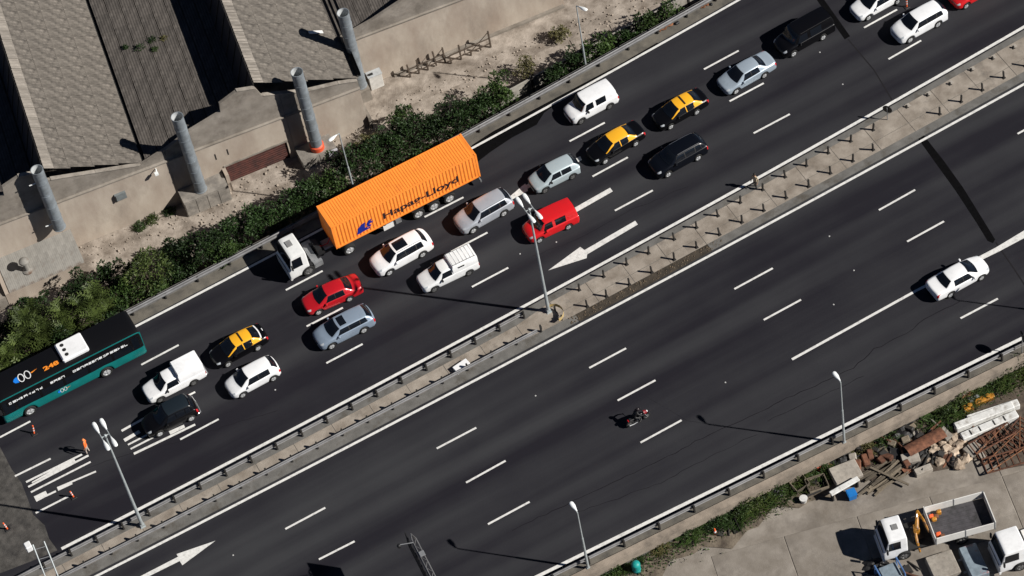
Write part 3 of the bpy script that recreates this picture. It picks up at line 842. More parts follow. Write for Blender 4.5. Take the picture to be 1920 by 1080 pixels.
# boundary wall of panels between posts, below the deck
bw = thing('boundary_wall', 'low pale concrete boundary wall with dark posts below the road edge', 'wall', (9.0, 13.25, ZG))
M_BW = mat('boundary_concrete', (0.33,0.31,0.275), 0.9, var=0.3, scale=1.2, det=7, dirt=(0.16,0.15,0.13), dscale=0.7)
for k in range(11):
    MB().box(k*2.4+0.08, k*2.4+2.32, -0.06, 0.06, 0, 1.55+0.05*(k%3)).build('wall_panel', M_BW, bw).rotation_euler = (0,0,0)
    MB().box(k*2.4-0.08, k*2.4+0.08, -0.12, 0.12, 0, 1.8).build('post', M_DKST, bw)
bw.rotation_euler = (0,0,R(2.0))

# pebbles and broken concrete strewn over the works yard
rng = random.Random(91); mb = MB()
for i in range(1500):
    x = rng.uniform(-26,32); y = rng.uniform(12.5, 19.0) - 0.05*x
    r_ = rng.uniform(.02,.09)*(1.8 if rng.random() < .06 else 1)
    mb.lathe([(r_,0),(r_*.8,r_*.6),(r_*.2,r_*.8)], 5, Tr(x,y,ZG+.03) @ Rot(rng.random()*6,'Z') @ Matrix.Diagonal((1,rng.uniform(.6,1.3),1,1)))
o = mb.build('yard_rubble', mat('broken_concrete_bits',(0.26,.21,.165),.95,var=.5,scale=2.5,tint=(.34,.29,.24)), ground); o['kind'] = 'stuff'

# ================================================================== VEHICLES
def paint(name, col, flake=0.0, rough=0.32, coat=0.5):
    return mat(name, col, rough, metal=flake, coat=coat, dirt=tuple(c*0.72+0.01 for c in col), dscale=1.3, dlo=0.5, dhi=0.9)
P_WHITE = paint('white_car_paint', (0.82,0.83,0.84), 0, 0.4)
P_WHITE2 = paint('worn_white_car_paint', (0.74,0.75,0.75), 0, 0.5, 0.2)
P_BLACK = mat('black_car_paint', (0.003,0.003,0.004), 0.3, coat=0.12, spec=0.3)
P_BLUEBLACK = mat('blue_black_car_paint', (0.003,0.004,0.007), 0.3, coat=0.12, spec=0.3)
P_RED = paint('red_car_paint', (0.62,0.012,0.016), 0, 0.35)
P_RED2 = paint('deep_red_car_paint', (0.50,0.010,0.018), 0.1, 0.35)
P_SILVER = paint('silver_car_paint', (0.52,0.54,0.56), 0.25, 0.38)
P_LILAC = paint('lilac_silver_car_paint', (0.43,0.455,0.50), 0.25, 0.38)
P_BLUESIL = paint('blue_silver_car_paint', (0.36,0.43,0.50), 0.25, 0.38)
P_STEELB = paint('steel_blue_car_paint', (0.27,0.34,0.43), 0.25, 0.38)
P_ICE = paint('pale_blue_silver_car_paint', (0.45,0.53,0.56), 0.2, 0.38)
P_YEL = paint('taxi_yellow_paint', (0.85,0.42,0.02), 0, 0.4)
M_GLASS = mat('tinted_car_glass', (0.006,0.008,0.012), 0.12, spec=0.45)
M_HEAD = mat('headlamp_lens', (0.42,0.45,0.48), 0.2)
M_TAIL = mat('tail_lamp_lens', (0.48,0.015,0.02), 0.25)
M_TYRE = mat('tyre_rubber', (0.012,0.012,0.012), 0.85)
M_ALLOY = mat('wheel_alloy', (0.55,0.56,0.57), 0.35, metal=0.4)
M_STEELW = mat('steel_wheel', (0.16,0.16,0.16), 0.5, metal=0.3)
M_TRIM = mat('black_trim', (0.012,0.012,0.013), 0.6)
M_PLATE = mat('number_plate', (0.55,0.55,0.53), 0.5)
M_CHROME = mat('bright_trim', (0.6,0.6,0.6), 0.25, metal=0.8)

def herm(G, us):
    """monotone cubic through the rows of G at the row numbers us"""
    d = np.diff(G, axis=0)
    m = np.zeros_like(G)
    a, b = d[:-1], d[1:]
    with np.errstate(divide='ignore', invalid='ignore'):
        h = np.where(a*b > 0, 2*a*b/(a+b), 0.0)
    m[1:-1] = np.nan_to_num(h)
    m[0], m[-1] = d[0], d[-1]
    us = np.clip(np.asarray(us, float), 0, len(G)-1)
    i = np.minimum(us.astype(int), len(G)-2); t = (us - i).reshape((-1,)+(1,)*(G.ndim-1))
    t2, t3 = t*t, t*t*t
    return (2*t3-3*t2+1)*G[i] + (t3-2*t2+t)*m[i] + (-2*t3+3*t2)*G[i+1] + (t3-t2)*m[i+1]

class Shell:
    """a lofted vehicle skin: stations along the length, 15 ring points from sill to sill"""
    def __init__(s, st, L, arches=(), ra=0.36, rw=0.31, bow=None):
        rows = []
        for k, (x, w, zs, zm, zsh, (yb, zb), (yu, zu), zc) in enumerate(st):
            bw_ = bow[k] if bow else 0.0        # plan curvature: the middle runs ahead of the flanks
            half = [(w*.90,zs),(w*.985,zs+.13),(w,zm),(w*.97,zsh),(yb,zb),(yu,zu),(yu*.55,zu+(zc-zu)*.75),(0,zc)]
            rows.append([(x-L/2-bw_*(1-(y/w)**2),y,z) for y,z in half] + [(x-L/2-bw_*(1-(y/w)**2),-y,z) for y,z in half[-2::-1]])
        s.G = np.array(rows); s.L = L; s.arches = [a-L/2 for a in arches]; s.ra = ra; s.rw = rw
    def ev(s, us, vs):
        A = herm(s.G, us)                                   # (nu, 15, 3)
        B = herm(np.swapaxes(A,0,1), vs)                    # (nv, nu, 3)
        P = np.swapaxes(B,0,1).copy()
        zs = A[:,0,2]; zsh = A[:,3,2]; x = A[:,0,0]
        lift = zs.copy()
        for xa in s.arches:
            q = s.ra**2 - (x-xa)**2
            lift = np.maximum(lift, np.where(q > 0, s.rw + np.sqrt(np.maximum(q,0)), -9))
        lift = np.minimum(lift, zsh-0.04)
        f = (zsh-lift)/(zsh-zs)
        z = P[:,:,2]
        zn = lift[:,None] + (z-zs[:,None])*f[:,None]
        P[:,:,2] = np.where(z < zsh[:,None], zn, z)
        return P
    def body(s, name, mt, parent, nu=None, nv=43):
        n = len(s.G)
        us = []
        for i in range(n-1):
            k = max(3, int(abs(s.G[i+1,7,0]-s.G[i,7,0])/0.075))
            us += [i + j/k for j in range(k)]
        us.append(n-1)
        P = s.ev(us, np.linspace(0,14,nv))
        mb = MB().grid(P.tolist())
        nvv = nv
        mb.f.append(tuple(range(nvv-1,-1,-1))); mb.m.append(0)
        b = (len(us)-1)*nvv
        mb.f.append(tuple(range(b, b+nvv))); mb.m.append(0)
        return mb.build(name, mt, parent, 50)
    def patch(s, name, mt, parent, ub, ut, v0, v1, off=0.010, nu=9, nv=7, both=False):
        """panel lying on the skin: u range at v0 (ub) and at v1 (ut)"""
        obs = []
        for side in ((0,1) if both else (0,)):
            Q = []
            for j in range(nv):
                t = j/(nv-1)
                v = v0 + (v1-v0)*t
                u0 = ub[0] + (ut[0]-ub[0])*t; u1 = ub[1] + (ut[1]-ub[1])*t
                Q.append(s.ev(np.linspace(u0,u1,nu), [v if side == 0 else 14-v])[:,0,:])
            P = np.array(Q)                                  # (nv, nu, 3)
            du = np.gradient(P, axis=1); dv = np.gradient(P, axis=0)
            nn = np.cross(du, dv)
            nn /= np.maximum(np.linalg.norm(nn, axis=2, keepdims=True), 1e-9)
            c = P - np.array([0,0,0.55]); c[:,:,0] *= 0.25
            sg = np.sign((nn*c).sum(axis=2, keepdims=True)); sg[sg == 0] = 1
            P = P + nn*sg*off
            obs.append(MB().grid(P.tolist()).build(name, mt, parent, 60))
        return obs

WHEEL = {}
def wheel_mesh(r_, w, kind):
    key = (round(r_,2), round(w,2), kind)
    if key in WHEEL: return WHEEL[key]
    M = Rot(R(90),'X')
    ri = r_*0.66
    ty = MB().lathe([(ri,-w/2),(r_*0.93,-w/2),(r_,-w*0.36),(r_,w*0.36),(r_*0.93,w/2),(ri,w/2)], 22, M, caps=False).mesh('wheel', M_TYRE, 40)
    mb = MB()
    mb.lathe([(0.02,0.0),(ri*0.25,0.012),(ri*0.30,-0.01),(ri*0.86,-0.035),(ri*0.90,0.0),(ri+0.004,0.004)], 20, Tr(0,0,0) @ M @ Tr(0,0,w/2-0.02) , caps=False)
    mb.lathe([(0.02,0.0),(ri*0.25,0.012),(ri*0.30,-0.01),(ri*0.86,-0.035),(ri*0.90,0.0),(ri+0.004,0.004)], 20, Rot(R(180),'Z') @ M @ Tr(0,0,w/2-0.02) @ Rot(0,'X'), caps=False)
    for sgn in (1,-1):
        for k in range(5):
            a = 2*math.pi*k/5
            mb.box(ri*0.15, ri*0.9, -0.035, 0.035, w/2-0.035, w/2-0.008, M @ Matrix.Diagonal((1,1,sgn,1)) @ Rot(a,'Z'))
    mt = {'alloy':M_ALLOY,'steel':M_STEELW}[kind]
    rm = mb.mesh('rim', mt, 40)
    WHEEL[key] = (ty, rm)
    return WHEEL[key]
def wheels(t, xs, y, r_, w=0.20, kind='alloy'):
    ty, rm = wheel_mesh(r_, w, kind)
    for x in xs:
        for sy in (1,-1):
            o = link('wheel', ty, t); o.location = (x, sy*y, r_)
            c = link('rim', rm, o)

def stations(L, W, H, nose, hood, cx, cz, hx, rx, bx, bz, tz, sh, wr, gc=0.21):
    """cx,cz cowl; hx windscreen header; rx end of roof; bx,bz foot of rear glass; tz tail height; sh shoulder height; wr half roof width"""
    w = W/2
    def top(f, z, d=0.03): return (w*f, z-d)
    return [
     (0.0,   w*.58, gc+.13, .44, nose-.12, (w*.50,nose-.09), (w*.42,nose-.04), nose-.01),
     (0.15,  w*.86, gc+.05, .47, nose-.01, (w*.77,nose+.03), (w*.62,nose+.08), nose+.12),
     (cx*.48,w*.965,gc, .50, hood-.15, (w*.89,hood-.09), (w*.72,hood-.02), hood+.035),
     (cx,    w*.99, gc, .52, sh-.06,  (w*.93,sh-.02), (w*.80,cz-.03), cz),
     (hx,    w,     gc, .54, sh,      (w*.935,sh+.025),(wr,H-.085), H-.025),
     ((hx+rx)/2, w, gc, .54, sh+.015, (w*.935,sh+.04),(wr,H-.06), H),
     (rx,    w,     gc, .55, sh+.03,  (w*.93,sh+.055),(wr*.97,H-.10), H-.045),
     (bx,    w*.975,gc, .55, min(sh+.03,bz-.05), (w*.91,min(sh+.055,bz-.03)), (w*.78,bz-.025), bz),
     (L-.18, w*.94, gc+.03, .53, min(sh-.02,tz-.08), (w*.86,min(sh,tz-.05)), (w*.74,tz-.03), tz),
     (L-.05, w*.87, gc+.06, .50, min(sh-.10,tz-.22), (w*.80,min(sh-.06,tz-.18)), (w*.70,tz-.14), tz-.11),
     (L,     w*.70, gc+.14, .48, .62, (w*.70,.64), (w*.60,.67), .69)]

def make_car(label, kind, p_front, p_rear, col, flip=False, taxi=False, sunroof=None, rails=False, name='car', cat='car', group=None, rim='alloy', over=None, z=0.0, vans=False, roofbar=False, extra=None, band=True):
    A, B = at(*p_front), at(*p_rear)
    ang = math.atan2(B.y-A.y, B.x-A.x)
    K = {'sedan': dict(L=4.45,W=1.74,H=1.46,nose=.66,hood=.84,cx=1.08,cz=.97,hx=1.95,rx=3.05,bx=3.72,bz=1.05,tz=1.0,sh=.90,wr=.56),
         'hatch': dict(L=4.02,W=1.72,H=1.50,nose=.66,hood=.86,cx=.92,cz=1.0,hx=1.76,rx=3.32,bx=3.80,bz=1.02,tz=.94,sh=.92,wr=.57),
         'suv':   dict(L=4.55,W=1.84,H=1.68,nose=.76,hood=1.0,cx=1.12,cz=1.12,hx=1.95,rx=3.82,bx=4.32,bz=1.14,tz=1.04,sh=1.05,wr=.62),
         'mpv':   dict(L=4.10,W=1.72,H=1.80,nose=.74,hood=.98,cx=.98,cz=1.12,hx=1.52,rx=3.90,bx=4.02,bz=1.10,tz=.95,sh=1.02,wr=.68),
         'van':   dict(L=4.75,W=1.88,H=1.90,nose=.74,hood=1.0,cx=1.0,cz=1.14,hx=1.65,rx=4.50,bx=4.66,bz=1.10,tz=.95,sh=1.05,wr=.72)}[kind].copy()
    if over: K.update(over)
    L, W, H = K['L'], K['W'], K['H']
    wb = min(max((B-A).length, 2.35), 2.95)
    r_ = 0.33 if kind in ('suv','van') else 0.30
    fo = {'sedan':.82,'hatch':.78,'suv':.86,'mpv':.76,'van':.85}[kind]
    xf, xr = fo, min(fo+wb, L-.55)
    # the near wheels' outer faces stand on the surveyed points
    n = Vector((-math.sin(ang), math.cos(ang), 0))
    if flip: n = n
    mid = (A+B)/2 + n*(W/2-0.06)
    d = Vector((math.cos(ang), math.sin(ang), 0))
    mid = mid + d*((L/2-(xf+xr)/2) if not flip else (L/2-(xf+xr)/2)*1)
    t = thing(name, label, cat, (mid.x, mid.y, z), ang, group)
    if kind == 'mpv' or kind == 'van': pass
    rb = -.05 if kind in ('mpv','van') else -.13
    S = Shell(stations(**K), L, (xf, xr), r_+0.055, r_, [.04,.10,.14,.20,.15,0,rb,rb*1.1,rb*.8,rb*.6,-.03])
    S.body('body', col, t)
    MB().box(.22-L/2, L/2-.22, -W*.42, W*.42, .19, .62).build('underbody', M_TRIM, t)
    wheels(t, (xf-L/2, xr-L/2), W/2-.115, r_, 0.20, rim)
    if taxi:
        S.patch('roof_panel', P_YEL, t, (3.96,6.06), (3.96,6.06), 4.9, 9.1, 0.006, nu=12, nv=15)
        S.patch('pillar', P_YEL, t, (3.05,4.0), (3.0,4.0), 4.72, 5.06, 0.007, both=True, nv=4)
        S.patch('pillar', P_YEL, t, (4.66,4.78), (4.66,4.78), 4.0, 4.95, 0.018, both=True, nu=3)
        S.patch('pillar', P_YEL, t, (5.75,7.02), (6.0,6.98), 4.0, 5.16, 0.007, both=True)
        wv = 5.22
    else: wv = 5.12
    S.patch('windscreen', M_GLASS, t, (3.07,3.94), (3.07,3.94), wv, 14-wv, 0.011, nu=8, nv=15)
    ru = {'sedan':(6.10,6.90),'hatch':(6.12,6.92),'suv':(6.14,6.90),'mpv':(6.25,6.85),'van':(6.25,6.85)}[kind]
    S.patch('rear_window', M_GLASS, t, ru, ru, 5.16, 8.84, 0.011, nu=8, nv=13)
    v0, v1 = 4.14, 4.84
    if kind == 'sedan':
        sw = [((3.50,4.66),(3.97,4.66)), ((4.76,5.95),(4.76,5.80))]
    elif kind == 'hatch':
        sw = [((3.50,4.66),(3.97,4.66)), ((4.76,5.72),(4.76,5.66))]
    elif kind == 'suv':
        sw = [((3.50,4.55),(3.97,4.55)), ((4.64,5.42),(4.64,5.42)), ((5.50,6.12),(5.50,5.92))]
    else:
        sw = [((3.45,4.45),(3.95,4.45))]
        if vans: sw += [((4.62,5.25),(4.62,5.25))]
    if band and not taxi:
        b0, b1 = sw[0], sw[-1]
        S.patch('window_surround', M_TRIM, t, (b0[0][0]-.05,b1[0][1]+.06), (b0[1][0]-.03,b1[1][1]+.05), v0-.05, v1+.04, 0.008, both=True, nu=24)
    for a, b in sw: S.patch('side_window', M_GLASS, t, a, b, v0, v1, 0.012, both=True)
    S.patch('headlight', M_HEAD, t, (.55,1.5), (.75,1.75), 3.35, 4.75, 0.008, both=True, nu=6, nv=5)
    S.patch('grille', M_TRIM, t, (.06,.42), (.06,.42), 5.3, 8.7, 0.008, nu=4, nv=9)
    S.patch('front_bumper', M_TRIM if rim == 'steel' else col, t, (.05,.75), (.05,.75), 0.2, 13.8, 0.010 if rim == 'steel' else -0.004, nu=4, nv=15) if rim == 'steel' else None
    S.patch('tail_light', M_TAIL, t, (8.2,9.6), (7.6,9.0), 2.4, 4.2, 0.008, both=True, nu=5, nv=5)
    MB().box(L/2-.005, L/2+.012, -.2, .2, .48, .60).build('number_plate', M_PLATE, t)
    # mirrors
    mx = K['cx']+.42-L/2
    for sy in (1,-1):
        mb = MB(); mb.cbox(mx-.07,mx+.07,min(sy*(W/2-.03),sy*(W/2+.17)),max(sy*(W/2-.03),sy*(W/2+.17)),K['sh']-.02,K['sh']+.12,.03)
        mb.build('wing_mirror', M_TRIM if rim == 'steel' else col, t)
    if sunroof: S.patch('sunroof', M_GLASS, t, sunroof, sunroof, 5.7, 8.3, 0.009, nu=5, nv=9)
    if rails:
        S.patch('roof_rail', M_CHROME if col is not P_BLACK else M_TRIM, t, (4.1,5.95), (4.1,5.95), 5.10, 5.22, 0.035, both=True, nu=8, nv=3)
    if roofbar:
        S.patch('roof_sign', M_TRIM, t, (4.86,5.0), (4.86,5.0), 5.35, 8.65, 0.06, nu=3, nv=9)
    if extra == 'spoiler_strip':
        S.patch('rear_strip', P_WHITE, t, (6.93,7.12), (6.93,7.12), 5.05, 8.95, 0.014, nu=3, nv=9)
        S.patch('boot_sticker', P_WHITE, t, (7.75,7.95), (7.75,7.95), 6.7, 7.4, 0.014, nu=3, nv=3)
    S_ = S
    return t, S_, K

make_car('white hatchback with red tail lamp beside the taxi on the left', 'hatch', (457,745),(514.5,714), P_WHITE)
make_car('black and yellow taxi nearest the bus, with white strip under its rear window', 'sedan', (429.5,687.5),(485.5,657), P_BLACK, taxi=True, roofbar=True, extra='spoiler_strip', over=dict(L=4.3), cat='taxi', name='taxi')
make_car('bright red saloon in the lane beside the truck cab', 'sedan', (599,590),(657,565), P_RED2, over=dict(L=4.5))
make_car('steel blue estate car with small square sunroof behind the red saloon', 'suv', (624,654),(684,624), P_STEELB, sunroof=(4.12,4.62), over=dict(H=1.55,W=1.8))
make_car('white estate SUV with large black sunroof beside the container', 'suv', (732,516),(794,482), P_WHITE, sunroof=(4.10,5.02), rails=True, over=dict(L=4.75,W=1.88))
make_car('plain silver SUV beside the rear wheels of the container trailer', 'suv', (889,437),(946,405), P_LILAC, rails=True, over=dict(H=1.62))
make_car('pale silver-blue small hatchback standing on the painted arrow', 'hatch', (1024,361),(1074,336), P_ICE, over=dict(L=3.85,W=1.68), rim='steel', band=False)
make_car('bright red panel van under the four-headed lamp', 'mpv', (1013,455),(1067,430), P_RED, vans=True, band=False, over=dict(L=4.15,W=1.76), name='van', cat='van')
make_car('black and yellow taxi with plain roof behind the silver-blue hatchback', 'sedan', (1136,307),(1193,274), P_BLACK, taxi=True, over=dict(L=4.55,W=1.76), cat='taxi', name='taxi')
make_car('black estate car in the lane below the two middle taxis', 'suv', (1254,332),(1310,301), P_BLUEBLACK, rails=True, over=dict(L=4.5,H=1.62))
make_car('white double-cab van nearest the north edge line', 'mpv', (1091,232),(1144,204), P_WHITE, vans=True, band=False, rim='steel', over=dict(L=4.2,W=1.74), name='van', cat='van')
make_car('black and yellow taxi with dark bar across its roof, furthest right taxi', 'sedan', (1259,242),(1307,215), P_BLACK, taxi=True, roofbar=True, over=dict(L=4.35), cat='taxi', name='taxi')
make_car('pale blue-silver saloon behind the right-hand taxi', 'sedan', (1381,176),(1434,146), P_BLUESIL, over=dict(L=4.6,W=1.78))
make_car('long black van beside the dark deck joint', 'van', (1489,106),(1544,75), P_BLACK, rails=True, vans=True, band=False, name='van', cat='van')
make_car('white saloon cut off by the top edge of the frame', 'sedan', (1629,38),(1683,8), P_WHITE)
make_car('white small SUV near the upper right corner', 'suv', (1707,80),(1759,51), P_WHITE, over=dict(L=4.3,H=1.6,W=1.78))
make_car('red car cut off by the top edge at the upper right', 'hatch', (1812,16),(1866,-14), P_RED)

# the one car on the south carriageway faces the other way: surveyed on its far wheels' mirror image
def turn(t):
    t.rotation_euler.z += math.pi
t, S, K = make_car('white saloon alone on the south carriageway beside the solid line', 'sedan', (1776,561),(1834,529), P_WHITE, over=dict(L=4.6,W=1.78))
turn(t)

# ------------------------------------------------------------------ pick-ups: cab with a bed, hood on the bed
def make_pickup(label, p_front, p_rear, col, hoodmat, L=4.55, W=1.70, cab_end=2.75, H=1.55, ch=1.72, rib=False, ladder=False, bumper=None, r_=0.30, cover_over=0.0, win=True):
    A, B = at(*p_front), at(*p_rear)
    ang = math.atan2(B.y-A.y, B.x-A.x); n = Vector((-math.sin(ang), math.cos(ang), 0)); d = Vector((math.cos(ang), math.sin(ang), 0))
    wb = (B-A).length; xf = .80; xr = xf+wb
    mid = (A+B)/2 + n*(W/2-.06) + d*(L/2-(xf+xr)/2)
    t = thing('pickup_truck', label, 'pickup', (mid.x, mid.y, 0), ang)
    w = W/2; sh = .93; wr = .57; bedz = 1.0; gc = .22; cz = 1.0; hx = 1.78
    st = [(0,w*.70,.34,.46,.58,(w*.6,.61),(w*.5,.65),.68),(.13,w*.89,.26,.48,.68,(w*.8,.72),(w*.66,.76),.79),
          (.55,w*.965,gc,.5,.76,(w*.89,.81),(w*.74,.87),.90),(1.08,w*.99,gc,.52,sh-.06,(w*.93,sh-.02),(w*.8,cz-.03),cz),
          (hx,w,gc,.54,sh,(w*.935,sh+.025),(wr,H-.085),H-.025),((hx+cab_end)/2,w,gc,.54,sh+.01,(w*.935,sh+.035),(wr,H-.06),H),
          (cab_end,w,gc,.54,sh+.01,(w*.935,sh+.035),(wr,H-.09),H-.04),(cab_end+.10,w,gc,.54,sh,(w*.95,bedz-.02),(w*.88,bedz-.01),bedz),
          (L-.5,w,gc,.54,sh,(w*.95,bedz-.02),(w*.88,bedz-.01),bedz),(L-.06,w*.97,gc+.04,.54,sh,(w*.93,bedz-.02),(w*.86,bedz-.01),bedz),
          (L,w*.92,gc+.12,.5,.80,(w*.86,.82),(w*.8,.84),.85)]
    S = Shell(st, L, (xf,xr), r_+.055, r_, [.04,.10,.14,.18,.13,0,0,0,0,0,0])
    S.body('body', col, t)
    MB().box(.22-L/2,L/2-.22,-W*.42,W*.42,.19,.62).build('underbody', M_TRIM, t)
    wheels(t,(xf-L/2,xr-L/2),W/2-.115,r_,.20,'steel')
    S.patch('windscreen', M_GLASS, t, (3.07,3.94),(3.07,3.94),5.12,8.88,.011,nu=8,nv=13)
    S.patch('side_window', M_GLASS, t, (3.5,5.75),(3.97,5.75),4.14,4.84,.012,both=True,nu=12)
    S.patch('rear_window', M_GLASS, t, (6.15,6.75),(6.15,6.75),5.3,8.7,.011)
    S.patch('headlight', M_HEAD, t, (.55,1.5),(.75,1.75),3.35,4.75,.008,both=True,nu=6,nv=5)
    S.patch('grille', M_TRIM, t, (.06,.42),(.06,.42),5.3,8.7,.008,nu=4,nv=9)
    S.patch('tail_light', M_TAIL, t, (9.05,9.8),(9.05,9.6),2.3,3.4,.008,both=True,nu=4,nv=4)
    for sy in (1,-1):
        mx = 1.5-L/2
        MB().cbox(mx-.07,mx+.07,min(sy*(w-.03),sy*(w+.17)),max(sy*(w-.03),sy*(w+.17)),sh-.02,sh+.12,.03).build('wing_mirror', M_TRIM, t)
    # hood over the bed
    x0, x1 = cab_end+.02-L/2-cover_over, L/2-.04
    mb = MB()
    P = []
    for x, f in ((x0,.0),(x0+.06,1),(x1-.10,1),(x1,.25)):
        z1 = 1.02 + (ch-1.02)*(0.90 if f == 0 else 1.0) if f else 1.30
        hw = w*.93; tw = w*.80
        zz = ch if f == 1 else ch-.10
        if f == .25: zz = ch-.06
        P.append([(x,hw,1.005),(x,hw*.985,1.15),(x,tw+.04,zz-.08),(x,tw-.02,zz),(x,0,zz+.025),(x,-tw+.02,zz),(x,-tw-.04,zz-.08),(x,-hw*.985,1.15),(x,-hw,1.005)])
    mb.grid(P); mb.f.append(tuple(range(9))); mb.m.append(0); mb.f.append(tuple(range(27,36))); mb.m.append(0)
    hd = mb.build('bed_hood', hoodmat, t, 35)
    if win:
        for sy in (1,-1):
            MB().box(x0+.45,x0+.95,-.006,.006,-.14,.14, Tr(0, sy*(w*.93*.985+.80*w+.04)/2*1.0+sy*.02, (1.15+ch-.08)/2) @ Rot(R(-sy*14),'X')).build('hood_window', M_GLASS, hd)
    if rib:
        for k in range(7):
            x = x0+.15+k*(x1-x0-.3)/6
            MB().box(x-.025,x+.025,-w*.76,w*.76,ch+.005,ch+.035).build('roof_rib', hoodmat, hd)
        for sy in (1,-1):
            MB().box(x0+.08,x1-.1,sy*w*.72-.02,sy*w*.72+.02,ch+.03,ch+.055).build('roof_bar', M_GALV, hd)
    if bumper:
        MB().tube([(L/2-.05,-w*.98,.55),(L/2+.09,-w*.93,.56),(L/2+.09,w*.93,.56),(L/2-.05,w*.98,.55)], .05, 8).build('rear_bumper', bumper, t, 50)
    return t
make_pickup('white pick-up with tall smooth white hood behind the bus', (302.5,754),(365,722), P_WHITE, P_WHITE, L=4.6, W=1.72, cab_end=2.55, H=1.56, ch=1.86, win=False, bumper=M_CHROME)
make_pickup('small white pick-up with ribbed hood on its bed', (816,547),(881,516), P_WHITE2, P_WHITE2, L=4.55, W=1.68, cab_end=2.45, H=1.52, ch=1.70, rib=True)
t, S, K = make_car('black compact off-road car with bright rear bumper standing on the painted letters', 'suv', (302,818),(361,789), P_BLACK, over=dict(L=4.05,W=1.74,H=1.68,rx=3.45,bx=3.78,nose=.74), band=False)
S.patch('roof_panel', mat('dark_blue_roof',(0.010,0.016,0.022),0.4), t, (4.0,6.02),(4.0,6.02), 5.0, 9.0, .008, nu=12, nv=15)
MB().tube([(4.05/2-.12,-.86,.52),(4.05/2+.08,-.80,.54),(4.05/2+.12,0,.55),(4.05/2+.08,.80,.54),(4.05/2-.12,.86,.52)], .055, 8).build('rear_bumper', M_CHROME, t, 50)

# ================================================================== CONTAINER LORRY
def text_mesh(name, body, size, width, mt, bold=0.0, extrude=0.002):
    cu = bpy.data.curves.new(name, 'FONT')
    cu.body = body; cu.size = size; cu.offset = bold; cu.extrude = extrude
    o = bpy.data.objects.new(name, cu); COL.objects.link(o)
    dg = bpy.context.evaluated_depsgraph_get()
    me = bpy.data.meshes.new_from_object(o.evaluated_get(dg))
    bpy.data.objects.remove(o, do_unlink=True); bpy.data.curves.remove(cu)
    me.name = name
    xs = [v.co.x for v in me.vertices]; x0, x1 = min(xs), max(xs)
    k = width/(x1-x0)
    for v in me.vertices: v.co.x = (v.co.x-x0)*k
    me.materials.clear(); me.materials.append(mt)
    return me
M_ORANGE = mat('orange_container_paint', (0.95,0.275,0.036), 0.55, var=0.06, scale=1.2, dirt=(0.62,0.16,0.03), dscale=0.8, dlo=0.55, dhi=0.85)
M_INK = mat('dark_lettering', (0.018,0.010,0.014), 0.6)
M_BLUE = mat('blue_emblem', (0.008,0.02,0.24), 0.5)
CX0, CX1, CY0, CY1, CZ0, CZ1 = -7.0, 5.19, 5.0, 7.44, 1.35, 3.94
ct = thing('shipping_container', 'long orange corrugated shipping container on the lorry trailer', 'container', (CX0, CY0, CZ0))
cl, cw, chh = CX1-CX0, CY1-CY0, CZ1-CZ0
def corr_wall(L, H, pitch, amp, z0, z1):
    """trapezoid corrugation in (x, depth)"""
    pts = []; x = 0.16
    pts.append((0.10, 0.0)); 
    while x + pitch < L-0.12:
        pts += [(x,0.0),(x+pitch*.26,0.0),(x+pitch*.5,amp),(x+pitch*.76,amp)]
        x += pitch
    pts += [(x,0.0),(L-0.10,0.0)]
    return pts
for name, y, sg in (('side_wall',0.02,1),('side_wall',cw-0.02,-1)):
    pts = corr_wall(cl, chh, 0.278, 0.040, 0, 0)
    MB().grid([[(x, y+sg*d, 0.14), (x, y+sg*d, chh-0.10)] for x, d in pts]).build(name, M_ORANGE, ct)
for name, x, sg in (('front_wall',0.03,1),('door_wall',cl-0.03,-1)):
    pts = corr_wall(cw, chh, 0.25, 0.04, 0, 0)
    MB().grid([[(x+sg*d, yy, 0.14), (x+sg*d, yy, chh-0.10)] for yy, d in pts]).build(name, M_ORANGE, ct)
pts = []
x = 0.2
while x < cl-0.3:
    pts += [(x,0.0),(x+.075,0.0),(x+.105,-.022),(x+.18,-.022)]; x += 0.21
MB().grid([[(x, 0.09, chh-0.035+d), (x, cw-0.09, chh-0.035+d)] for x, d in [(0.08,0)]+pts+[(cl-0.08,0)]]).build('roof_panel', M_ORANGE, ct)
mb = MB()
for y in (0.0, cw-0.10):
    mb.box(0.1,cl-0.1,y,y+0.10,0,0.14).box(0.1,cl-0.1,y,y+0.10,chh-0.10,chh-0.03)
for x in (0.0, cl-0.10):
    mb.box(x,x+0.10,0.1,cw-0.1,0,0.14).box(x,x+0.10,0.1,cw-0.1,chh-0.10,chh-0.03)
mb.build('frame', M_ORANGE, ct)
for x in (0.0, cl-0.15):
    for y in (0.0, cw-0.15):
        MB().box(x,x+0.15,y,y+0.15,0.0,chh).build('corner_post', M_ORANGE, ct)
MB().box(0.1,cl-0.1,0.1,cw-0.1,0.02,0.12).build('floor', M_TRIM, ct)
o = link('lettering', text_mesh('lettering','Hapag-Lloyd',0.95,6.35,M_INK,0.018), ct)
o.location = (4.08, 0.008, 0.66); o.rotation_euler = (R(90),0,0)
# emblem: two leaning strokes with a cross stroke and notched right ends
mb = MB()
def flat(poly): mb.add([(p[0], 0.006, p[1]) for p in poly], [tuple(range(len(poly)))])
flat([(1.80,0.42),(2.22,0.42),(2.52,0.78),(2.62,1.38),(2.32,1.30),(1.98,1.02)])
mb2 = mb
flat([(2.225,0.46),(2.50,0.46),(2.90,0.46),(2.96,0.60),(2.70,0.64),(2.72,0.76),(2.53,0.77)])
flat([(2.74,0.68),(2.98,0.66),(3.08,0.82),(2.90,0.86),(2.96,0.98),(3.16,0.97),(3.26,1.12),(3.08,1.16),(3.16,1.42),(2.92,1.34),(2.70,1.08)])
mb.build('emblem', M_BLUE, ct)

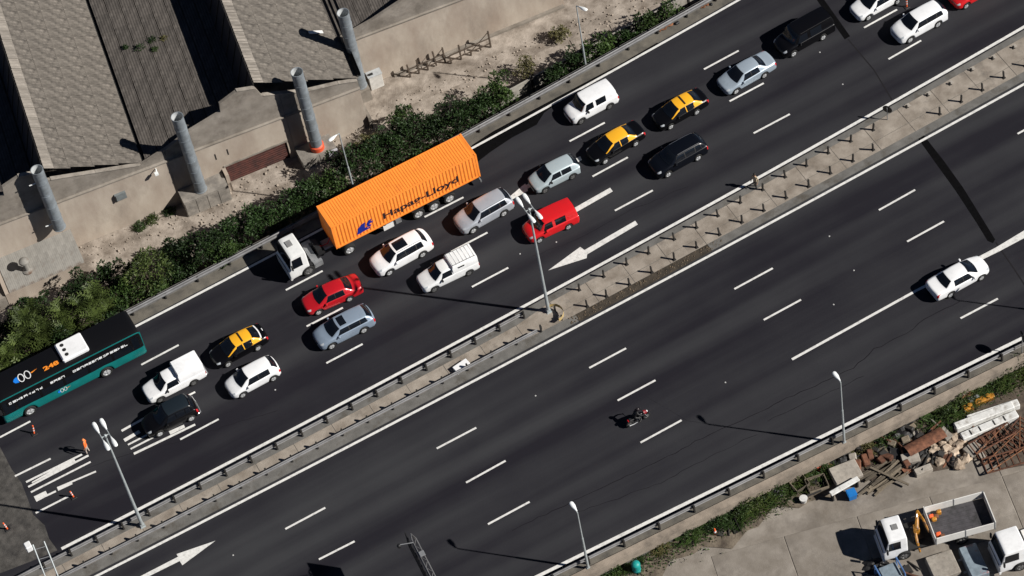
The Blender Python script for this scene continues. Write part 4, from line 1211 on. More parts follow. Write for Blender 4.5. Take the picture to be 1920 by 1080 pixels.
# trailer under it
tr = thing('semi_trailer', 'black skeletal trailer under the orange container', 'trailer', (CX0, CY0, 0))
mb = MB()
for y in (0.75, 1.55): mb.box(0.3,cl-0.1,y,y+0.14,0.98,1.30)
for x in (0.2, 4.0, 8.0, cl-0.3): mb.box(x,x+0.16,0.05,cw-0.05,1.18,1.34)
mb.build('chassis', M_TRIM, tr)
for x in (4.2, 4.6):
    pass
mb = MB().box(3.9,4.75,0.06,0.10,0.62,1.16); mb.build('side_guard', P_WHITE2, tr)
mb = MB().box(4.95,5.4,0.05,0.4,0.7,1.1); mb.build('tool_box', M_GALV, tr)
mb = MB().box(cl-0.06,cl+0.04,0.1,cw-0.1,0.55,0.75); mb.build('rear_bumper', M_GALV, tr)
for x in (6.84, 8.15, 9.48):
    ty, rm = wheel_mesh(0.50, 0.34, 'alloy')
    for y in (0.24, cw-0.24):
        o = link('wheel', ty, tr); o.location = (x, y, 0.50); link('rim', rm, o)
    MB().tube([(x,0.3,0.5),(x,cw-0.3,0.5)], 0.07, 8).build('axle', M_TRIM, tr)
    MB().box(x-0.5,x+0.5,0.05,0.42,1.03,1.06).build('mudguard', M_TRIM, tr)

# lorry head
tk = thing('lorry', 'white day-cab lorry head pulling the orange container', 'lorry', (-11.0, 4.95, 0))
P_TR = paint('lorry_white_paint', (0.74,0.75,0.74), 0, 0.45, 0.2)
W2 = 2.40
def cab_shell(t, L, W, H, col, z0=0.45, arch=1.5):
    w = W/2
    st = [(0.0,w*.90,z0,.75,1.25,(w*.88,1.28),(w*.84,1.30),1.32),(0.05,w*.97,z0-.05,.80,1.30,(w*.95,1.34),(w*.90,1.37),1.38),
          (0.16,w*.99,z0-.05,.80,1.38,(w*.96,1.42),(w*.92,1.46),1.48),(0.44,w,z0,.85,1.45,(w*.965,1.5),(w*.88,H-.12),H-.05),
          (0.70,w,z0,.85,1.45,(w*.965,1.5),(w*.88,H-.07),H),(L-.12,w,z0,.85,1.45,(w*.965,1.5),(w*.88,H-.07),H),(L-.03,w*.99,z0,.85,1.45,(w*.95,1.5),(w*.86,H-.12),H-.05),(L,w*.96,z0+.05,.85,1.4,(w*.92,1.45),(w*.82,H-.25),H-.18)]
    S = Shell(st, L, (arch,), 0.56, 0.46)
    S.body('cab', col, t)
    S.patch('windscreen', M_GLASS, t, (2.12,2.92),(2.12,2.92),5.10,8.90,.012,nu=8,nv=13)
    S.patch('side_window', M_GLASS, t, (2.75,4.55),(3.05,4.55),4.10,4.75,.012,both=True)
    S.patch('grille', M_TRIM, t, (.1,.9),(.1,.9),5.2,8.8,.01,nu=4,nv=9)
    S.patch('headlight', M_HEAD, t, (.15,1.2),(.15,1.2),1.6,2.6,.01,both=True,nu=5,nv=5)
    return S
S = cab_shell(tk, 1.66, W2, 2.75, P_TR)
for o in [c for c in tk.children]:
    o.location = (0.85, W2/2, 0)
MB().cbox(0.72,1.18,1.15,1.75,2.745,2.80,.02).build('roof_hatch', mat('grey_hatch',(0.20,0.20,0.20),0.6,var=0.2,scale=8), tk)
MB().box(0.05,0.2,0.05,W2-0.05,0.40,0.62).build('front_bumper', P_TR, tk)
for y in (-0.18, W2+0.02):
    MB().cbox(0.28,0.40,y,y+0.16,1.65,2.15,.03).build('wing_mirror', M_TRIM, tk)
for y in (0.72, 1.48): MB().box(1.2,6.2,y,y+0.12,0.72,0.96).build('chassis_rail', M_TRIM, tk)
ty, rm = wheel_mesh(0.48, 0.30, 'steel'); ty2, rm2 = wheel_mesh(0.50, 0.42, 'alloy')
for y in (0.20, W2-0.20):
    o = link('wheel', ty, tk); o.location = (1.55, y, 0.48); link('rim', rm, o)
    o = link('wheel', ty2, tk); o.location = (4.98, y+(0.06 if y < 1 else -0.06), 0.50); link('rim', rm2, o)
    MB().box(2.05,2.75,min(y-.15,y+.15),max(y-.15,y+.15),0.45,0.95).build('fuel_tank', M_GALV, tk)
    P = [[(1.55+0.62*math.cos(a), y-0.17, 0.48+0.60*math.sin(a)), (1.55+0.62*math.cos(a), y+0.17, 0.48+0.60*math.sin(a))] for a in [R(10+160*k/8) for k in range(9)]]
    MB().grid(P).build('mudguard', M_TRIM, tk, 60)
MB().box(2.70,3.05,0.6,1.8,0.96,1.5).build('air_tank', M_TRIM, tk)
MB().box(2.0,2.5,0.3,2.1,0.97,1.02).build('deck_plate', M_GALV, tk)
MB().cbox(3.3,4.1,0.75,1.6,0.96,1.14,.04).build('fifth_wheel', M_GALV, tk)
MB().tube([(3.0,1.0,1.45),(3.3,1.1,1.15),(3.7,1.0,1.25),(4.0,1.1,1.6)], .03, 6).build('air_hose', M_TAIL, tk)

# ================================================================== BUS
bus = thing('bus', 'black-roofed teal city bus with white roof unit at the left edge', 'bus', (-34.2, 5.08, 0))
BL, BW, BH = 11.35, 2.50, 3.18
M_TEAL = mat('teal_bus_paint', (0.004,0.15,0.145), 0.4, coat=0.15, var=0.12, scale=1.5)
M_BROOF = mat('black_bus_paint', (0.004,0.004,0.005), 0.45, spec=0.3)
w = BW/2
def ring(x, f, top):
    return (x, w*f, .36, .9, 1.42, (w*f*.995,1.46), (w*f*.93,top-.10), top)
st = [ring(0,.90,BH-.35),ring(.10,.97,BH-.12),ring(.45,1,BH),ring(3.2,1,BH),ring(6.0,1,BH),ring(9.0,1,BH),ring(BL-.4,1,BH),ring(BL-.1,.985,BH-.06),ring(BL,.95,BH-.22)]
S = Shell(st, BL, (1.95, 8.13), .58, .48)
S.body('body', M_TEAL, bus)
S.patch('roof', M_BROOF, bus, (.0,7.98),(.0,7.98),4.72,9.28,.012,nu=30,nv=13)
S.patch('upper_side', M_BROOF, bus, (.02,7.98),(.02,7.98),2.72,4.80,.011,both=True,nu=30,nv=6)
for k in range(7):
    u0, u1 = [(1.55,2.35),(2.42,2.95),(3.02,3.62),(3.69,4.28),(4.35,4.93),(5.0,5.62),(5.69,6.3)][k]
    S.patch('side_window', M_GLASS, bus, (u0,u1),(u0,u1),3.85,4.70,.014,both=True,nu=5,nv=4)
S.patch('windscreen', M_GLASS, bus, (.1,.95),(.1,.95),4.3,9.7,.014,nu=6,nv=11)
S.patch('rear_panel', M_BROOF, bus, (7.05,7.95),(7.05,7.95),4.5,9.5,.016,nu=5,nv=9)
S.patch('door', M_GLASS, bus, (.98,1.42),(.98,1.42),10.3-8.6,4.6,.014,nu=4,nv=5)
for o in list(bus.children): o.location = (BL/2, BW/2, 0)
MB().box(.4,BL-.4,.25,BW-.25,.3,1.0).build('underbody', M_TRIM, bus)
ty, rm = wheel_mesh(0.48, 0.30, 'alloy')
for x in (1.95, 8.13):
    for y in (0.17, BW-0.17):
        o = link('wheel', ty, bus); o.location = (x, y, 0.48); link('rim', rm, o)
for y in (0.22, BW-0.30):
    MB().box(BL-.02,BL+.03,y,y+.08,1.5,2.6).build('rear_corner_stripe', M_TEAL, bus)
MB().box(BL-.05,BL+.06,.10,.20,.5,2.9).build('rear_corner_stripe', M_TEAL, bus)
# roof unit
ac = MB().cbox(5.55,7.62,.48,2.22,BH+.0,BH+.30,.09).build('roof_unit', P_WHITE, bus)
for k in range(3):
    MB().lathe([(.15,0),(.15,.012),(.02,.014)], 16, Tr(6.02, .88+k*.47, BH+.302)).build('fan_opening', M_BLACK, ac)
# fleet number and roof emblem
o = link('fleet_number', text_mesh('fleet_number','248',.48,1.2,mat('orange_print',(0.85,0.26,0.02),0.6),.02), bus); o.location = (4.05,.66,BH+.018); o.rotation_euler = (0,0,0)
M_PRINT = mat('white_print', (0.75,0.77,0.78), 0.6)
def oval(cx, cy, rx, ry, t, n=18):
    P = [[(cx+rx*math.cos(a), cy+ry*math.sin(a), 0), (cx+(rx-t)*math.cos(a), cy+(ry-t)*math.sin(a), 0)] for a in [2*math.pi*k/n for k in range(n+1)]]
    return P
for M_, sc, par in ((Tr(1.75,1.05,BH+.02), 1.0, bus), (Tr(4.28,-.022,1.08) @ Rot(R(90),'X'), .55, bus)):
    mb = MB()
    for cx in (.62, 1.12):
        mb.grid([[M_ @ Vector((p[0]*sc,p[1]*sc,p[2])) for p in r_] for r_ in oval(cx, 0.0, .24, .40, .07)])
    em = mb.build('emblem', M_PRINT, par)
    mb = MB(); mb.add([M_ @ Vector((x*sc,y*sc,-.002)) for x,y in ((-.02,0),(.08,-.22),(.36,-.30),(.36,.26),(.12,.18))], [(0,1,2,3,4)])
    mb.build('emblem_blue', mat('bright_blue_print',(0.01,0.20,0.75),0.5), em)
    mb = MB(); mb.add([M_ @ Vector((x*sc,y*sc,-.002)) for x,y in ((1.36,.05),(1.46,-.05),(1.95,.12))], [(0,1,2)])
    mb.build('emblem_tail', MATS['orange_print'], em)
# blurred lettering along the upper side: separate small strokes
rng = random.Random(17)
for x0, x1 in ((0.75,3.5),(4.05,5.3),(5.85,10.45)):
    mb = MB(); x = x0
    while x < x1-.2:
        wl = rng.uniform(.20,.30); z = 2.36; h = .21; yb = -.012
        for dx in (0, wl-.05):
            if rng.random() < .85: mb.box(x+dx,x+dx+.05,yb-.02,yb,z,z+h)
        for dz in (0, .08, .16):
            if rng.random() < .75: mb.box(x+.05,x+wl-.05,yb-.02,yb,z+dz,z+dz+.05)
        x += wl+.05
    o = mb.build('lettering', M_PRINT, bus); o['kind'] = 'stuff'
MB().box(.6,10.6,-.002,.02,2.15,2.68).build('lettering_panel', M_BROOF, bus)
MB().box(-.15,.05,-.22,-.04,1.9,2.3).build('wing_mirror', M_TRIM, bus)

# ================================================================== PEOPLE, MOTORCYCLE, ROAD FURNITURE
def skin_body(name, joints, edges, mats, pick, parent=None, root=0):
    """one continuous figure grown over a joint skeleton; pick(co) gives the material slot of a face"""
    me = bpy.data.meshes.new(name)
    keys = list(joints); idx = {k: i for i, k in enumerate(keys)}
    me.from_pydata([joints[k][0] for k in keys], [(idx[a], idx[b]) for a, b in edges], [])
    o = bpy.data.objects.new(name, me); COL.objects.link(o)
    md = o.modifiers.new('skin','SKIN'); md.use_smooth_shade = True
    sv = me.skin_vertices[0].data
    for k in keys:
        r_ = joints[k][1]
        sv[idx[k]].radius = (r_, r_) if not isinstance(r_, tuple) else r_
        sv[idx[k]].use_root = False
    sv[root].use_root = True
    s2 = o.modifiers.new('sub','SUBSURF'); s2.levels = 1; s2.render_levels = 1
    dg = bpy.context.evaluated_depsgraph_get()
    nm = bpy.data.meshes.new_from_object(o.evaluated_get(dg))
    bpy.data.objects.remove(o, do_unlink=True)
    nm.name = name
    nm.materials.clear()
    for m_ in mats: nm.materials.append(m_)
    for p in nm.polygons:
        p.material_index = pick(p.center); p.use_smooth = True
    return link(name, nm, parent)
M_SKIN = mat('skin', (0.42,0.24,0.16), 0.6)
M_HAIR = mat('dark_hair', (0.012,0.009,0.007), 0.6)
M_SHOE = mat('dark_shoe', (0.015,0.014,0.013), 0.6)
def person(label, loc, rz, top, legs, hair=M_HAIR, armpose='down', lean=0.0, group=None):
    t = thing('person', label, 'person', loc, rz)
    J = {'pel':((0,0,.95),.135),'sp1':((.01+lean*.3,0,1.10),.13),'sp2':((.01+lean*.7,0,1.28),.145),'chest':((lean,0,1.40),.135),'neck':((lean+.01,0,1.51),.055),'hd0':((lean+.02,0,1.58),.075),'hd1':((lean+.025,0,1.66),.095),'hd2':((lean+.015,0,1.73),.075)}
    E = [('pel','sp1'),('sp1','sp2'),('sp2','chest'),('chest','neck'),('neck','hd0'),('hd0','hd1'),('hd1','hd2')]
    for s_, n in ((1,'l'),(-1,'r')):
        st = .10 if s_ > 0 else -.04
        J.update({'hip'+n:((0,s_*.095,.88),.095),'kn'+n:((st*.6+.02,s_*.11,.48),.062),'an'+n:((st-.03,s_*.115,.09),.042),'toe'+n:((st+.13,s_*.13,.04),.035)})
        E += [('pel','hip'+n),('hip'+n,'kn'+n),('kn'+n,'an'+n),('an'+n,'toe'+n)]
        if armpose == 'down':
            el, wr, pa = (lean-.03,s_*.27,1.14),(lean+.08,s_*.29,.90),(lean+.11,s_*.285,.82)
        else:
            el, wr, pa = (.16,s_*.26,1.20),(.34,s_*.16,1.16),(.42,s_*.12,1.16)
        J.update({'sh'+n:((lean,s_*.19,1.42),.062),'el'+n:(el,.045),'wr'+n:(wr,.030),'pa'+n:(pa,.032)})
        E += [('chest','sh'+n),('sh'+n,'el'+n),('el'+n,'wr'+n),('wr'+n,'pa'+n)]
        for f in range(5):                       # four fingers and a thumb off the palm's side
            off = (-.03+.02*f) if f < 4 else .035
            L_ = (.055,.07,.075,.06,.045)[f]
            base = Vector(pa); dirv = (Vector(pa)-Vector(wr)).normalized()
            sidev = Vector((0.8,0.2*s_,0.2)).normalized()
            b = base + sidev*off + (dirv*.03 if f < 4 else -dirv*.005)
            m_ = b + dirv*L_*.5 + (sidev*.015 if f == 4 else Vector((0,0,0)))
            e_ = m_ + dirv*L_*.4 + Vector((.008,-s_*.012,0))
            J.update({'f%d%s'%(f,n):(tuple(b),.010),'g%d%s'%(f,n):(tuple(m_),.009),'h%d%s'%(f,n):(tuple(e_),.008)})
            E += [('pa'+n,'f%d%s'%(f,n)),('f%d%s'%(f,n),'g%d%s'%(f,n)),('g%d%s'%(f,n),'h%d%s'%(f,n))]
    wz = 0.90 if armpose == 'down' else 1.16
    def pick(c):
        if c.z > 1.50: return 0
        if c.z < .10: return 3
        if abs(c.y) > .20 and armpose == 'down' and c.z < .96: return 0
        if c.x > .33: return 0
        if c.z > .93 or abs(c.y) > .21: return 1
        return 2
    b = skin_body('body', J, E, [M_SKIN, top, legs, M_SHOE], pick, t)
    # face: nose, eyes, mouth, ears; hair cap
    h = Vector((lean+.02,0,1.655))
    MB().add([h+Vector(p) for p in ((.085,-.015,-.02),(.085,.015,-.02),(.118,0,-.025),(.088,0,.03))], [(0,1,2),(0,2,3),(2,1,3)]).build('nose', M_SKIN, t)
    for sy in (1,-1):
        MB().lathe([(.012,0),(.009,.006),(.002,.008)], 8, Tr(h.x+.083,sy*.032,h.z+.022) @ Rot(R(90),'Y')).build('eye', M_HAIR, t)
        MB().lathe([(.028,0),(.022,.012),(.004,.014)], 8, Tr(h.x,sy*.088,h.z) @ Rot(R(-90*sy),'X')).build('ear', M_SKIN, t)
    MB().box(h.x+.078,h.x+.09,-.025,.025,h.z-.055,h.z-.046).build('mouth', M_TAIL, t)
    prof = [(.104,-.03),(.108,.02),(.095,.07),(.06,.105),(.012,.118)]
    MB().lathe(prof, 14, Tr(h.x-.018,0,h.z+.005)).build('hair', hair, t, 60)
    return t
p = at(1417,353,0.0)
person('person in beige clothes standing at the median kerb beside the stub posts', (p.x, p.y, 0.0), R(200), mat('beige_cloth',(0.40,0.33,0.23),0.9,var=0.15,scale=9), mat('dark_trousers',(0.05,0.045,0.04),0.9))
p = at(166,849,0.0)
person('person in an orange jacket standing by the painted letters', (p.x, p.y, 0.0), R(150), mat('orange_jacket',(0.85,0.17,0.03),0.8,var=0.15,scale=9), mat('pale_trousers',(0.5,0.42,0.36),0.9), hair=mat('orange_hood',(0.80,0.25,0.08),0.8))

# --- motorcycle and its rider
A, B = at(1181,800), at(1214,783)
ang = math.atan2(B.y-A.y, B.x-A.x); mid = (A+B)/2
moto = thing('motorcycle', 'black motorcycle with red and white front riding the south carriageway', 'motorcycle', (mid.x,mid.y,0), ang)
ty, rm = wheel_mesh(0.31, 0.13, 'steel')
for x in (-.68, .68):
    o = link('wheel', ty, moto); o.location = (x,0,.31); link('rim', rm, o)
MB().tube([(-.35,0,.62),(-.05,0,.48),(.25,0,.52),(.42,0,.82)], .05, 8).tube([(-.68,.07,.31),(-.1,.07,.42)], .03, 6).tube([(-.68,-.07,.31),(-.1,-.07,.42)], .03, 6).build('frame', M_TRIM, moto, 60)
MB().tube([(.68,.09,.31),(.45,.09,.92)], .03, 6).tube([(.68,-.09,.31),(.45,-.09,.92)], .03, 6).build('fork', M_GALV, moto, 60)
MB().cbox(-.16,.22,-.15,.15,.30,.55,.04).build('engine', M_STEELW, moto)
P = [[(x, hw*math.cos(a), z+hh*math.sin(a)) for a in [2*math.pi*k/12 for k in range(13)]] for x, hw, z, hh in ((-.08,.07,.80,.06),(.0,.13,.84,.10),(.18,.16,.88,.13),(.34,.12,.88,.10),(.42,.05,.86,.05))]
MB().grid(P).build('fuel_tank', P_BLACK, moto, 60)
MB().cbox(-.72,-.05,-.13,.13,.74,.84,.04).build('seat', M_TRIM, moto)
MB().tube([(.36,.36,1.04),(.42,.14,1.02),(.42,-.14,1.02),(.36,-.36,1.04)], .018, 8).build('handlebar', M_TRIM, moto, 60)
MB().grid([[(x, hw*math.cos(a), z+hh*math.sin(a)) for a in [R(-10+200*k/8) for k in range(9)]] for x, hw, z, hh in ((.45,.16,.86,.18),(.60,.15,.84,.16),(.74,.08,.80,.08))]).build('front_cowl', mat('dark_red_cowl',(0.20,0.01,0.015),0.4), moto, 60)
MB().lathe([(.085,0),(.075,.05),(.03,.07)], 12, Tr(.72,0,.84) @ Rot(R(75),'Y')).build('headlight', P_WHITE2, moto, 50)
MB().box(.52,.86,-.06,.06,.60,.64).build('front_mudguard', P_BLACK, moto)
MB().tube([(-.05,-.16,.35),(-.45,-.19,.34),(-.80,-.20,.42)], [.03,.04,.05], 10).build('exhaust', M_GALV, moto, 50)
MB().box(-.80,-.74,-.08,.08,.72,.80).build('tail_light', M_TAIL, moto)
M_LEATH = mat('black_leather', (0.008,0.008,0.009), 0.6)
rid = thing('person', 'rider in black clothes and dark helmet on the motorcycle', 'person', (mid.x,mid.y,0), ang)
J = {'pel':((-.30,0,.92),.14),'sp':((-.22,0,1.12),.14),'chest':((-.08,0,1.30),.15),'neck':((.0,0,1.42),.06),'hd':((.06,0,1.52),.09),'hd2':((.07,0,1.60),.08)}
E_ = [('pel','sp'),('sp','chest'),('chest','neck'),('neck','hd'),('hd','hd2')]
for s_, n in ((1,'l'),(-1,'r')):
    J.update({'hip'+n:((-.28,s_*.13,.90),.10),'kn'+n:((.14,s_*.24,.76),.07),'an'+n:((-.06,s_*.24,.40),.045),'toe'+n:((.10,s_*.25,.36),.035),
              'sh'+n:((-.06,s_*.20,1.32),.065),'el'+n:((.16,s_*.36,1.16),.05),'wr'+n:((.34,s_*.33,1.06),.034),'pa'+n:((.39,s_*.31,1.06),.036)})
    E_ += [('pel','hip'+n),('hip'+n,'kn'+n),('kn'+n,'an'+n),('an'+n,'toe'+n),('chest','sh'+n),('sh'+n,'el'+n),('el'+n,'wr'+n),('wr'+n,'pa'+n)]
    for f in range(5):
        y = s_*(.275+.022*f) if f < 4 else s_*.262
        z0 = 1.075 if f < 4 else 1.04
        J.update({'f%d%s'%(f,n):((.405,y,z0),.010),'g%d%s'%(f,n):((.43,y,1.06 if f < 4 else 1.02),.009),'h%d%s'%(f,n):((.42,y,1.03 if f < 4 else 1.01),.008)})
        E_ += [('pa'+n,'f%d%s'%(f,n)),('f%d%s'%(f,n),'g%d%s'%(f,n)),('g%d%s'%(f,n),'h%d%s'%(f,n))]
skin_body('body', J, E_, [M_LEATH, M_SHOE], lambda c: 1 if c.z < .45 else 0, rid)
MB().lathe([(.08,-.14),(.125,-.08),(.142,.0),(.125,.08),(.075,.13),(.015,.146)], 16, Tr(.07,0,1.57)).build('helmet', mat('dark_helmet',(0.02,0.015,0.017),0.3), rid, 60)
MB().grid([[Vector((.07+.146*math.cos(a), .146*math.sin(a), 1.57+dz)) for a in [R(-55+110*k/8) for k in range(9)]] for dz in (-.03,.05)]).build('visor', M_GLASS, rid, 60)

# --- traffic cones and delineator posts
M_CONE = mat('orange_cone_plastic', (0.80,0.12,0.03), 0.6, var=0.1, scale=5)
def delineator(q, label, lean=(0,0), z=0.0, h=0.95):
    p = at(*q, z)
    t = thing('delineator_post', label, 'delineator', (p.x,p.y,z), 0)
    M = Rot(lean[0],'X') @ Rot(lean[1],'Y')
    MB().cbox(-.22,.22,-.22,.22,0,.06,.03).build('base', M_TRIM, t)
    MB().lathe([(.07,.06),(.065,.3),(.06,h*.7),(.055,h),(.02,h+.02)], 12, M).build('post', M_CONE, t, 50)
    for z_ in (.35,.62): MB().lathe([(.071,z_),(.069,z_+.12)], 12, M, caps=False).build('reflective_band', P_WHITE2, t, 50)
delineator((64,813), 'orange delineator post leaning beside the bus front', (0,R(8)))
delineator((138,932), 'orange delineator post on the painted letters', (0,R(-5)), h=.8)
delineator((14,992), 'orange delineator post on the milled surface at the left edge', (0,R(-6)), h=.9)
delineator((1700,13), 'tall orange delineator post between the white cars at the top', (0,0), h=1.0)
def cone(q, label, z):
    p = at(*q, z)
    t = thing('traffic_cone', label, 'traffic cone', (p.x,p.y,z), 0.3)
    MB().cbox(-.2,.2,-.2,.2,0,.04,.02).build('base', M_CONE, t)
    MB().lathe([(.15,.04),(.10,.32),(.05,.66),(.035,.70)], 14).build('cone_body', M_CONE, t, 50)
    MB().lathe([(.113,.26),(.088,.42)], 14, caps=False).build('reflective_band', P_WHITE2, t, 50)
cone((1341,1001), 'orange traffic cone in the weeds below the south rail', ZY)

# --- round signs on posts, sign board, drum, litter
def round_sign(q, hc, rad, face, label, z=0.0, back=M_TRIM):
    p = at(*q, z)
    t = thing('road_sign', label, 'road sign', (p.x,p.y,z), face)
    MB().tube([(0,0,0),(0,0,hc+rad*.6)], .035, 8).build('post', M_GALV, t, 60)
    MB().lathe([(rad,0),(rad,.03)], 22, Tr(.04,0,hc) @ Rot(R(90),'Y')).build('sign_plate', back, t)
    MB().lathe([(rad*.95,0),(rad*.95,.004)], 22, Tr(.072,0,hc) @ Rot(R(90),'Y')).build('sign_face', P_WHITE2, t)
round_sign((1916,664), 2.15, .42, R(-10), 'round road sign seen from behind on the south rail', 0.0)
round_sign((1664,225), 1.20, .38, R(35), 'small round sign standing on the median near the deck joint', 0.12)
# cantilever gantry reaching over the south edge: lattice arm, hanging sign board, camera
G0 = at(760,997,6.3); G1 = at(806,1087,6.3); gd = (G1-G0).normalized(); gl = (-30.4-G0.y)/gd.y
foot = G0 + gd*gl
sg = thing('sign_gantry', 'lattice gantry arm with a sign board and a camera at the bottom edge', 'sign gantry', (foot.x, foot.y, ZY), math.atan2(-gd.y, -gd.x))
zt = 6.3-ZY
MB().tube([(-.3,-.3,0),(-.3,-.3,zt+.5)], [.18,.14], 10).build('post', M_GALV, sg, 60)
for y, z in ((-.10,zt-.05),(-.40,zt-.05),(-.10,zt+.30),(-.40,zt+.30)):
    MB().tube([(-.5,y,z),(gl-1.0,y,z),(gl-.35,-.25,zt+.05)], .04, 6).build('chord', M_RAIL, sg, 60)
n = int(gl/.55)
for k in range(n):
    x0, x1 = k*.55*(gl-1.0)/(n*.55), (k+1)*.55*(gl-1.0)/(n*.55)
    for y in (-.10,-.40): MB().tube([(x0,y,zt-.05),(x1,y,zt+.30)] if k%2 else [(x0,y,zt+.30),(x1,y,zt-.05)], .02, 5).build('lacing', M_RAIL, sg)
    MB().tube([(x0,-.10,zt+.30),(x1,-.40,zt+.30)] if k%2 else [(x0,-.40,zt+.30),(x1,-.10,zt+.30)], .02, 5).build('lacing', M_RAIL, sg)
MB().box(gl-2.6,gl-2.2,-.46,-.10,zt+.44,zt+.50).build('gusset', M_GALV, sg)
MB().box(gl-4.6,gl,.02,.07,zt-1.9,zt).build('sign_board', M_TRIM, sg)
MB().tube([(gl-1.3,-.1,zt+.42),(gl-1.1,.75,zt+.52)], .03, 6).build('arm', M_GALV, sg)
MB().lathe([(.02,-.2),(.12,-.15),(.15,0),(.12,.1),(.03,.14)], 12, Tr(gl-1.08,.85,zt+.42)).build('camera_dome', M_TRIM, sg, 60)
# white sheet leaning on the south median rail
p = at(866,690,0.14)
ws = thing('plastic_crate', 'white plastic box lying on the median by the south rail', 'box', (p.x,p.y,.13), R(8))
MB().cbox(-.58,.58,-.28,.28,0,.30,.05).build('box', P_WHITE, ws)
MB().cbox(-.60,.60,-.30,.30,.305,.37,.03).build('lid', P_WHITE, ws)
MB().box(.15,.50,-.315,-.285,.08,.2).build('label_patch', mat('blue_patch',(0.05,0.16,0.32),0.6), ws)
# rusty litter by the north rail
for q, s_, lab in (((1250,52),1.1,'rusty bent strip lying by the north rail'),((1322,12),.6,'rusty scrap and dark rag lying at the far end of the north rail')):
    p = at(*q,.01); t = thing('scrap_strip', lab, 'scrap', (p.x,p.y,.012), R(6))
    P = [[(-.6*s_+1.2*s_*k/8, .10*math.sin(k*1.7)+dy, .04+.05*abs(math.sin(k*1.3))) for dy in (-.09,.09)] for k in range(9)]
    MB().grid(P).build('strip', M_RUST, t, 60)
    MB().cbox(.62*s_,.95*s_,-.3,-.05,0,.16,.05).build('lump', M_TRIM, t)
# ladder mast with a white box, lower left corner
base = at(230,1420,ZY); topp = at(72,1018,8.0)
lm = thing('ladder_mast', 'grey ladder mast with a white box on top in the lower left corner', 'mast', tuple(base), 0)
v = topp-base; sx = Vector((.42,-.10,0))
for q in (-1,1): MB().tube([sx*q*1.1, v+sx*q*.9], .05, 8).build('chord', M_POLE, lm, 60)
for k in range(22):
    a_ = v*(k/21.5)
    MB().tube([a_-sx, a_+sx], .025, 6).build('rung', M_GALV, lm)
MB().cbox(-.42,.02,-.28,.28,-.25,.25,.05,Tr(*(v-sx*1.2))).build('box', P_WHITE2, lm)

# ================================================================== VEGETATION
def leafmat(name, c0, c1, sc=1.3):
    M = mat(name, c0, 0.55, var=0.35, scale=sc, det=5, tint=c1, rnd=0.22, spec=0.3)
    return M
LEAF_D = leafmat('dark_leaf', (0.0055,0.014,0.004), (0.024,0.050,0.012), .9)
LEAF_M = leafmat('mid_leaf', (0.010,0.026,0.006), (0.043,0.075,0.017), .9)
LEAF_L = leafmat('bright_leaf', (0.014,0.029,0.006), (0.068,0.094,0.022), .9)
LEAF_Y = leafmat('dry_leaf', (0.075,0.07,0.025), (0.13,0.12,0.05))
M_BARK = mat('bark', (0.06,0.045,0.033), 0.95, var=0.35, scale=6)

def leaf_cloud(rng, centers, n, size, spread, upbias=0.5, long=2.0):
    """leaf-sized folded faces scattered over many small clumps"""
    V = []; F = []
    for _ in range(n):
        c, r_ = centers[rng.randrange(len(centers))]
        d = Vector((rng.gauss(0,1), rng.gauss(0,1), rng.gauss(0,1)+upbias)).normalized()
        p = c + d*r_*(0.55+0.5*rng.random()**0.5)
        ax = (d + Vector((rng.gauss(0,1),rng.gauss(0,1),rng.gauss(0,.7)))*spread).normalized()
        sd = ax.cross(Vector((rng.gauss(0,1),rng.gauss(0,1),rng.gauss(0,1)))).normalized()
        nn = ax.cross(sd)
        L = size*rng.uniform(.6,1.4); w = L/long
        b = len(V)
        V += [p, p+ax*L*.5+sd*w*.5+nn*L*.10, p+ax*L, p+ax*L*.5-sd*w*.5+nn*L*.10]
        F += [(b,b+1,b+2),(b,b+2,b+3)]
    return V, F
